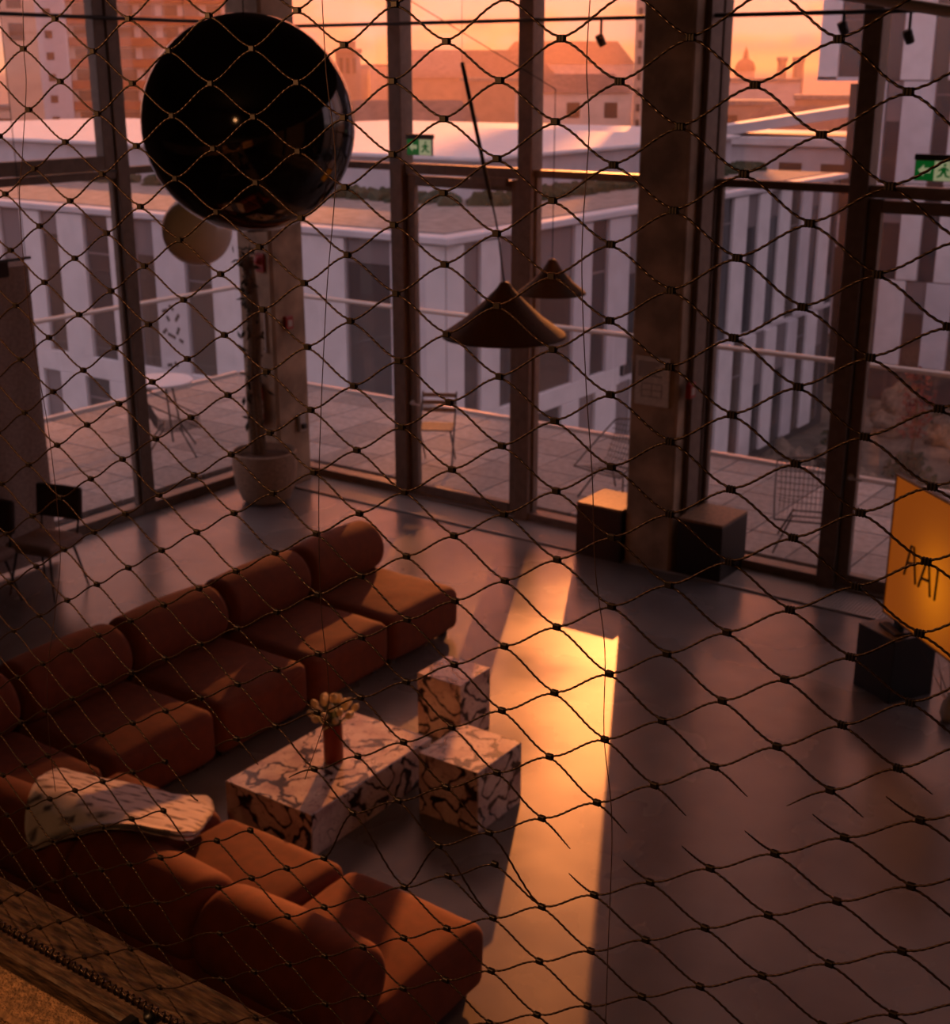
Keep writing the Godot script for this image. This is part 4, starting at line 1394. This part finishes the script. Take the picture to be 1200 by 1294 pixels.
func screen() -> void:
	# black box
	var u := Vector3(0.87, 0, 0.49)
	var yaw := atan2(-u.z, u.x)
	var b := thing("pedestal", Vector3(-2.71, 0, -9.275), yaw, "black box under the glowing orange display", "pedestal")
	part(b, "body", cbox(Vector3(0.39, 0.5, 0.41), 0.004), M.black, Vector3(0, 0.25, 0))
	var d := Vector3(0.738, 0, 0.674)
	var o := thing("display_screen", Vector3(-2.866, 0.5, -9.39), atan2(-d.z, d.x), "glowing orange display lettered in dark strokes on the black box", "screen")
	var W := 1.05
	var Hh := 1.08
	part(o, "foot_plate", cbox(Vector3(0.24, 0.015, 0.18), 0.004), M.black, Vector3(0.22, 0.008, 0))
	part(o, "neck", cbox(Vector3(0.08, 0.06, 0.05), 0.004), M.black, Vector3(0.22, 0.035, -0.01))
	part(o, "case", cbox(Vector3(W, Hh, 0.03), 0.004), M.black, Vector3(W / 2, 0.05 + Hh / 2, -0.012))
	for q in [[Vector3(W, 0.012, 0.012), Vector3(W / 2, 0.056, 0.006)], [Vector3(W, 0.012, 0.012), Vector3(W / 2, 0.05 + Hh - 0.006, 0.006)], [Vector3(0.012, Hh - 0.024, 0.012), Vector3(0.006, 0.05 + Hh / 2, 0.006)], [Vector3(0.012, Hh - 0.024, 0.012), Vector3(W - 0.006, 0.05 + Hh / 2, 0.006)]]:
		part(o, "bezel", cbox(q[0], 0.002), M.tan_top, q[1])
	# what the screen shows: an orange field with a bright centre
	var im := Image.create(128, 128, false, Image.FORMAT_RGB8)
	for y in 128:
		for x in 128:
			var p := Vector2(x / 127.0 - 0.62, (y / 127.0 - 0.60) * 0.8)
			var g := exp(-p.length_squared() / 0.075)
			var c := Color(0.64, 0.30, 0.04).lerp(Color(1.0, 0.54, 0.06), g)
			im.set_pixel(x, y, c)
	var m := mat(Color(0.02, 0.015, 0.01), 0.25)
	m.emission_enabled = true
	m.emission = Color.WHITE
	m.emission_operator = BaseMaterial3D.EMISSION_OP_MULTIPLY
	m.emission_texture = ImageTexture.create_from_image(im)
	m.emission_energy_multiplier = 0.42
	var f := PlaneMesh.new()
	f.orientation = PlaneMesh.FACE_Z
	f.size = Vector2(W - 0.024, Hh - 0.024)
	part(o, "screen_face", f, m, Vector3(W / 2, 0.05 + Hh / 2, 0.0045))
	var al := AreaLight3D.new()
	al.name = "screen_glow"
	al.area_size = Vector2(W - 0.1, Hh - 0.1)
	al.light_color = Color(1.0, 0.5, 0.1)
	al.light_energy = 0.05
	al.shadow_enabled = true
	o.add_child(al)
	al.position = Vector3(W / 2, 0.05 + Hh / 2, 0.03)
	al.rotation = Vector3(0, PI, 0)
	# hand-drawn lettering
	var strokes := [[[0.24, 0.42], [0.30, 0.66], [0.335, 0.66], [0.40, 0.40]], [[0.265, 0.52], [0.36, 0.54]], [[0.44, 0.40], [0.515, 0.62], [0.545, 0.62], [0.60, 0.38]], [[0.47, 0.475], [0.58, 0.49]], [[0.66, 0.38], [0.665, 0.62]]]
	for s in strokes:
		var pts := []
		for q in s:
			pts.append(Vector3(q[0], q[1] + 0.02, 0.006))
		part(o, "letter_stroke", tubem(pts, 0.011, 6), M.ink)
	# twigs in a white vase at the foot of the display
	var vz := thing("twig_vase", Vector3(-2.20, 0, -9.0), 0, "white vase of bare twigs on the floor by the orange display", "vase")
	part(vz, "body", lathem([Vector2(0, 0), Vector2(0.05, 0.0), Vector2(0.075, 0.05), Vector2(0.06, 0.14), Vector2(0.03, 0.18), Vector2(0.035, 0.20), Vector2(0.028, 0.19), Vector2(0, 0.1)], 24), M.white_plastic)
	var fr := RandomNumberGenerator.new()
	fr.seed = 5
	for k in 9:
		var a := fr.randf() * TAU
		var q := [Vector3(0, 0.12, 0)]
		for i in 4:
			q.append(q[-1] + Vector3(cos(a) * 0.06 + fr.randfn() * 0.02, 0.08 + fr.randf() * 0.03, sin(a) * 0.06 + fr.randfn() * 0.02))
		part(vz, "twig", tubem(smooth_path(q, 3), 0.004, 5, 0.001), M.bark)

# ---------------------------------------------------------------- signs
func sign_texture() -> ImageTexture:
	var im := Image.create(256, 128, false, Image.FORMAT_RGB8)
	var green := Color(0.02, 0.42, 0.16)
	var pale := Color(0.78, 0.80, 0.62)
	var arrow := PackedVector2Array([Vector2(20, 62), Vector2(58, 24), Vector2(58, 46), Vector2(104, 46), Vector2(104, 78), Vector2(58, 78), Vector2(58, 100)])
	# running figure in a doorway
	var shapes := [PackedVector2Array([Vector2(178, 40), Vector2(200, 36), Vector2(206, 60), Vector2(190, 76), Vector2(176, 68)]), PackedVector2Array([Vector2(190, 70), Vector2(206, 62), Vector2(214, 90), Vector2(238, 96), Vector2(234, 106), Vector2(204, 100)]), PackedVector2Array([Vector2(178, 66), Vector2(192, 74), Vector2(180, 96), Vector2(152, 108), Vector2(148, 98), Vector2(168, 86)]), PackedVector2Array([Vector2(178, 42), Vector2(182, 54), Vector2(160, 66), Vector2(154, 58)]), PackedVector2Array([Vector2(200, 38), Vector2(226, 54), Vector2(222, 64), Vector2(196, 50)])]
	for y in 128:
		for x in 256:
			var p := Vector2(x, y)
			var c := green if x < 128 else pale
			if Geometry2D.is_point_in_polygon(p, arrow):
				c = pale
			for s in shapes:
				if Geometry2D.is_point_in_polygon(p, s):
					c = green
			if p.distance_to(Vector2(196, 24)) < 10.0:
				c = green
			im.set_pixel(x, y, c)
	return ImageTexture.create_from_image(im)

func build_fittings() -> void:
	var t := sign_texture()
	var m := mat(Color.WHITE, 0.4)
	m.albedo_texture = t
	m.emission_enabled = true
	m.emission = Color.WHITE
	m.emission_operator = BaseMaterial3D.EMISSION_OP_MULTIPLY
	m.emission_texture = t
	m.emission_energy_multiplier = 0.25
	for q in [[-8.355, 3.70, "green emergency exit sign above the left-hand glass door"], [-3.28, 3.67, "green emergency exit sign above the right-hand glass door"]]:
		var o := thing("exit_sign", Vector3(q[0], q[1], -10.9), 0, q[2], "sign")
		part(o, "case", cbox(Vector3(0.31, 0.16, 0.03), 0.003), M.white_plastic)
		part(o, "housing", cbox(Vector3(0.32, 0.045, 0.055), 0.004), M.black, Vector3(0, 0.102, 0))
		var f := PlaneMesh.new()
		f.orientation = PlaneMesh.FACE_Z
		f.size = Vector2(0.30, 0.15)
		part(o, "sign_face", f, m, Vector3(0, 0, 0.0165))
		part(o, "arm", cbox(Vector3(0.03, 0.03, 0.12), 0.002), M.black, Vector3(-0.1, 0.102, -0.08))
	# warm globe lamp on the mezzanine behind the photographer
	var l := thing("globe_lamp", Vector3(-1.75, 4.75, -0.1), 0, "warm globe lamp hanging over the mezzanine", "lamp")
	var gm := mat(Color(0.9, 0.7, 0.5), 0.4)
	gm.emission_enabled = true
	gm.emission = Color(1.0, 0.55, 0.25)
	gm.emission_energy_multiplier = 2.0
	part(l, "bulb", lathem(sphere_prof(0.11, 20), 28), gm)
	part(l, "cord", tubem([Vector3(0, 0.11, 0), Vector3(0, TOP - 4.76, 0)], 0.004, 6), M.cord)
	var om := OmniLight3D.new()
	om.name = "globe_light"
	om.light_color = Color(1.0, 0.70, 0.46)
	om.light_energy = 1.5
	om.light_size = 0.1
	om.omni_range = 20.0
	om.omni_attenuation = 2.0
	om.shadow_enabled = true
	l.add_child(om)

# ---------------------------------------------------------------- mezzanine edge and net
func build_ledge() -> void:
	var e := structure("trim_ledge", null, null)
	bpart(e, "upstand", Vector3(-10.4, 2.5, -1.075), Vector3(3.45, 3.125, -0.90), M.concrete, 0.0)
	bpart(e, "board", Vector3(-10.4, 3.125, -1.094), Vector3(3.45, 3.16, -0.972), M.board, 0.004)
	bpart(e, "kerb", Vector3(-10.4, 3.125, -0.955), Vector3(3.45, 3.158, -0.885), M.tan, 0.006)

# knot grid of the net, measured in half meshes
const U4 := [[-0.004, -0.831, 3.017, -2.106, -0.071, 10.074, -1.18, 2.569, -1.657, 0.094, -1.146, -0.005, -0.036, -0.532, -0.049], [-0.039, 20.991, -2.318, 3.121, -0.862, 0.188, 1.299, -3.267, 0.653, 0.681, -0.766, -1.623, 0.237, -1.151, -0.13]]
const L2 := [[0.424, -0.462, 0.075, 9.941, 0.251, 0.128], [3.188, 17.394, 1.521, -1.369, -0.198, -0.553]]
const NET_Z := -1.0

func knot(upper: bool, i: int, j: int) -> Vector3:
	var ci := clampf(i, -17, 6) if upper else clampf(i, -10, 6)
	var cj := clampf(j, -3, 31) if upper else clampf(j, 15, 34)
	var deg := 4 if upper else 2
	var co: Array = U4 if upper else L2
	var r := Vector2.ZERO
	var n := 0
	for a in deg + 1:
		for b in deg + 1 - a:
			var t := pow(ci / 10.0, a) * pow(cj / 20.0, b)
			r += Vector2(co[0][n], co[1][n]) * t
			n += 1
	r += Vector2(i - ci, (j - cj) * 1.07)
	return Vector3(-0.5615 + 0.0585 * r.x, CAM.y - 0.0079 - 0.0317 * r.y, NET_Z)

func in_upper(i: int, j: int) -> bool:
	if (i + j) % 2 != 0 or i < -32 or i > 26 or j < -12:
		return false
	if i <= -10:
		return knot(true, i, j).y > 3.19
	if i >= 4 and i + j == 22:
		return true
	if i >= -1:
		return i + j <= 20
	return knot(true, i, j).y > knot_cut(i)

func knot_cut(i: int) -> float:
	# height of the tear over the short sofa run
	return CAM.y - 0.0079 - 0.0317 * [24.9, 25.2, 25.0, 25.0, 24.0, 24.2, 24.2, 23.0][clampi(-i - 2, 0, 7)]

func in_lower(i: int, j: int) -> bool:
	if (i + j) % 2 != 0 or i < -9 or i > 26:
		return false
	var s := i + j
	var top := 22 if i >= -1 else (20 if i >= -5 else (18 if i >= -7 else 16))
	return s >= top and knot(false, i, j).y > 3.19

func strand(m: MB, a: Vector3, b: Vector3, down_a: bool, part_len: float, taper: bool) -> void:
	# wave from knot a to knot b; down_a: the wire is a crest at a
	var n := 14
	var pts := PackedVector3Array()
	var oa := Vector3(0, -0.0013 if down_a else 0.0013, 0)
	for k in n + 1:
		var t := part_len * k / n
		var s := t * t * (3.0 - 2.0 * t) * 0.78 + t * 0.22
		var p := Vector3(lerpf(a.x, b.x, t), lerpf(a.y + oa.y, b.y - oa.y, s), NET_Z + 0.0006 * sin(t * PI))
		if p.y < 3.172:
			pts.append(Vector3(p.x, 3.172, NET_Z))
			break
		pts.append(p)
	twisted(m, pts, 0.00105, taper)

func twisted(m: MB, pts: PackedVector3Array, r: float, taper: bool) -> void:
	# three-lobed rope
	if pts.size() < 2:
		return
	var sides := 6
	var fine := PackedVector3Array()
	for i in pts.size() - 1:
		for k in 2:
			fine.append(pts[i].lerp(pts[i + 1], k * 0.5))
	fine.append(pts[pts.size() - 1])
	var prev := PackedVector3Array()
	var prevn := PackedVector3Array()
	for i in fine.size():
		var d := (fine[mini(i + 1, fine.size() - 1)] - fine[maxi(i - 1, 0)]).normalized()
		var side := d.cross(Vector3(0, 0, 1)).normalized()
		var oth := d.cross(side)
		var ring := PackedVector3Array()
		var rn := PackedVector3Array()
		var rr := r
		if taper:
			rr *= 1.0 - 0.6 * pow(float(i) / fine.size(), 3.0)
		for k in sides:
			var a := TAU * k / sides + i * 0.7
			var lobe := 1.22 if k % 2 == 0 else 0.82
			var q := side * cos(a) + oth * sin(a)
			ring.append(fine[i] + q * rr * lobe)
			rn.append((q + d * (0.35 if k % 2 == 0 else -0.35)).normalized())
		if i > 0:
			for k in sides:
				var k2 := (k + 1) % sides
				m.squad([prev[k], prev[k2], ring[k2], ring[k]], [prevn[k], prevn[k2], rn[k2], rn[k]])
		prev = ring
		prevn = rn

func build_net() -> void:
	var o := thing("cable_net", Vector3.ZERO, 0, "torn steel cable safety net of wide diamonds strung above the mezzanine ledge", "net")
	var wires := {}
	var knots := []
	for i in range(-32, 27):
		for j in range(-12, 44):
			var up := in_upper(i, j)
			var lo := in_lower(i, j)
			if up:
				var a := knot(true, i, j)
				knots.append(a)
				for s in [1, -1]:
					var key := "u%d" % j
					if not wires.has(key):
						wires[key] = MB.new()
					if in_upper(i + s, j + 1):
						strand(wires[key], a, knot(true, i + s, j + 1), true, 1.0, false)
					elif i > -32 and i < 26:
						# reaches the ledge cable, joins the lower net on the left, or is torn
						if i <= -10 and i + s <= -10:
							strand(wires[key], a, knot(true, i + s, j + 1), true, 1.0, false)
						elif i <= -2 and i >= -5 and in_lower(i + s, j + 1):
							strand(wires[key], a, knot(false, i + s, j + 1), true, 1.0, false)
						elif i <= -10:
							var b := knot(true, i + s, j + 1)
							strand(wires[key], a, b, true, 1.0, false)
						elif i <= -2:
							# the stretched meshes over the sofa: down to the next crossing below
							var best := Vector3.ZERO
							for jj in range(j - 4, j + 8):
								if in_lower(i + s, jj) and best == Vector3.ZERO and knot(false, i + s, jj).y < a.y - 0.015:
									best = knot(false, i + s, jj)
							if best != Vector3.ZERO and a.y - best.y < 0.115:
								strand(wires[key], a, best, true, 1.0, false)
							else:
								strand(wires[key], a, knot(true, i + s, j + 1), true, 0.6, true)
						else:
							strand(wires[key], a, knot(true, i + s, j + 1), true, 0.66, true)
			if lo:
				var a := knot(false, i, j)
				knots.append(a)
				var key := "l%d" % j
				if not wires.has(key):
					wires[key] = MB.new()
				for s in [1, -1]:
					var b := knot(false, i + s, j + 1)
					if in_lower(i + s, j + 1) or (b.y <= 3.19 and i + s >= -9):
						strand(wires[key], a, b, true, 1.0, false)
					elif i + s < -9:
						# on to the undamaged part beside it
						var best := Vector3.ZERO
						var bd := 9.0
						for jj in range(20, 44):
							if (jj + i + s) % 2 == 0:
								var q := knot(true, i + s, jj)
								if absf(q.y - b.y) < bd:
									bd = absf(q.y - b.y)
									best = q
						strand(wires[key], a, best, true, 1.0, false)
					# torn ends pointing up
				if not in_lower(i - 1, j - 1) and i >= -1:
					strand(wires[key], a, knot(false, i - 1, j - 1), false, 0.5, true)
	for k in wires:
		if wires[k].v.size() > 0:
			part(o, "wire", wires[k].done(), M.steel)
	# pressed ferrules at the crossings: the nearest 290 singly, the rest together
	knots.sort_custom(func(a, b): return a.distance_squared_to(CAM) < b.distance_squared_to(CAM))
	var fm := MB.new()
	for k in 3:
		fm.box(Transform3D(Basis(), Vector3((k - 1) * 0.0026, 0, 0)), Vector3(0.0025, 0.0062, 0.0050), 0.0007)
	fm.box(Transform3D(), Vector3(0.0072, 0.0052, 0.0042), 0.0006)
	var ferr := fm.done()
	var rest := MB.new()
	for k in knots.size():
		if k < 290:
			part(o, "ferrule", ferr, M.ferrule, knots[k])
		else:
			rest.box(Transform3D(Basis(), knots[k]), Vector3(0.0077, 0.006, 0.005), 0.0008)
	if knots.size() > 290:
		part(o, "far_ferrules", rest.done(), M.ferrule).set_meta("kind", "stuff")
	# edge cable on the ledge with its lacing
	var m := MB.new()
	var pts := PackedVector3Array()
	for k in 360:
		pts.append(Vector3(-2.5 + k * 0.01, 3.172, NET_Z + 0.0))
	twisted(m, pts, 0.0038, false)
	part(o, "edge_cable", m.done(), M.steel)
	var lace := MB.new()
	for k in 280:
		var c := Vector3(-2.45 + k * 0.0125, 3.172, NET_Z)
		var ring := []
		for a in 9:
			var t := TAU * a / 8
			ring.append(c + Vector3(0.009 * a / 8.0, cos(t) * 0.0062, sin(t) * 0.0062))
		lace.tube(PackedVector3Array(ring), 0.0011, 5)
	var lp := part(o, "lacing", lace.done(), M.steel)
	lp.set_meta("kind", "stuff")
	# steel post that clamps the cable
	var b := thing("cable_clamp", Vector3(-1.255, 3.16, -0.975), 0, "dark steel clamp post holding the net cable on the ledge", "clamp")
	part(b, "post", cbox(Vector3(0.018, 0.06, 0.03), 0.002), M.black, Vector3(0, -0.012, 0.015))
	part(b, "eye_bolt", lathem([Vector2(0.005, 0), Vector2(0.009, 0.004), Vector2(0.009, 0.012), Vector2(0.0, 0.014)], 14), M.black, Vector3(0.008, 0.0, -0.018))
	# loose threads hanging in front of the net
	var th := [[[28, -40], [30, 60], [33, 110], [28, 200], [25, 270], [40, 420], [62, 550], [76, 690], [70, 770], [60, 850], [62, 930], [70, 1000]], [[405, -40], [412, 90], [424, 215], [412, 380], [403, 600], [405, 760], [414, 850], [413, 900], [385, 985]], [[748, -40], [741, 80], [744, 170], [735, 320], [740, 480], [748, 600], [752, 720], [764, 820], [763, 930], [773, 1040], [768, 1200], [764, 1320]]]
	var lab := ["loose thread hanging beside the curtain end of the net", "loose thread hanging in front of the sofa and the vase", "long loose thread hanging in front of the smaller cone lamp"]
	for k in 3:
		var q := []
		for p in th[k]:
			var d := ray(p[0], p[1])
			q.append(CAM + d * (-0.985 / d.z))
		var t := thing("loose_thread", q[0], 0, lab[k], "thread")
		var loc := []
		for p in q:
			loc.append(p - q[0])
		part(t, "thread", tubem(smooth_path(loc, 6), 0.0005, 5), M.thread)
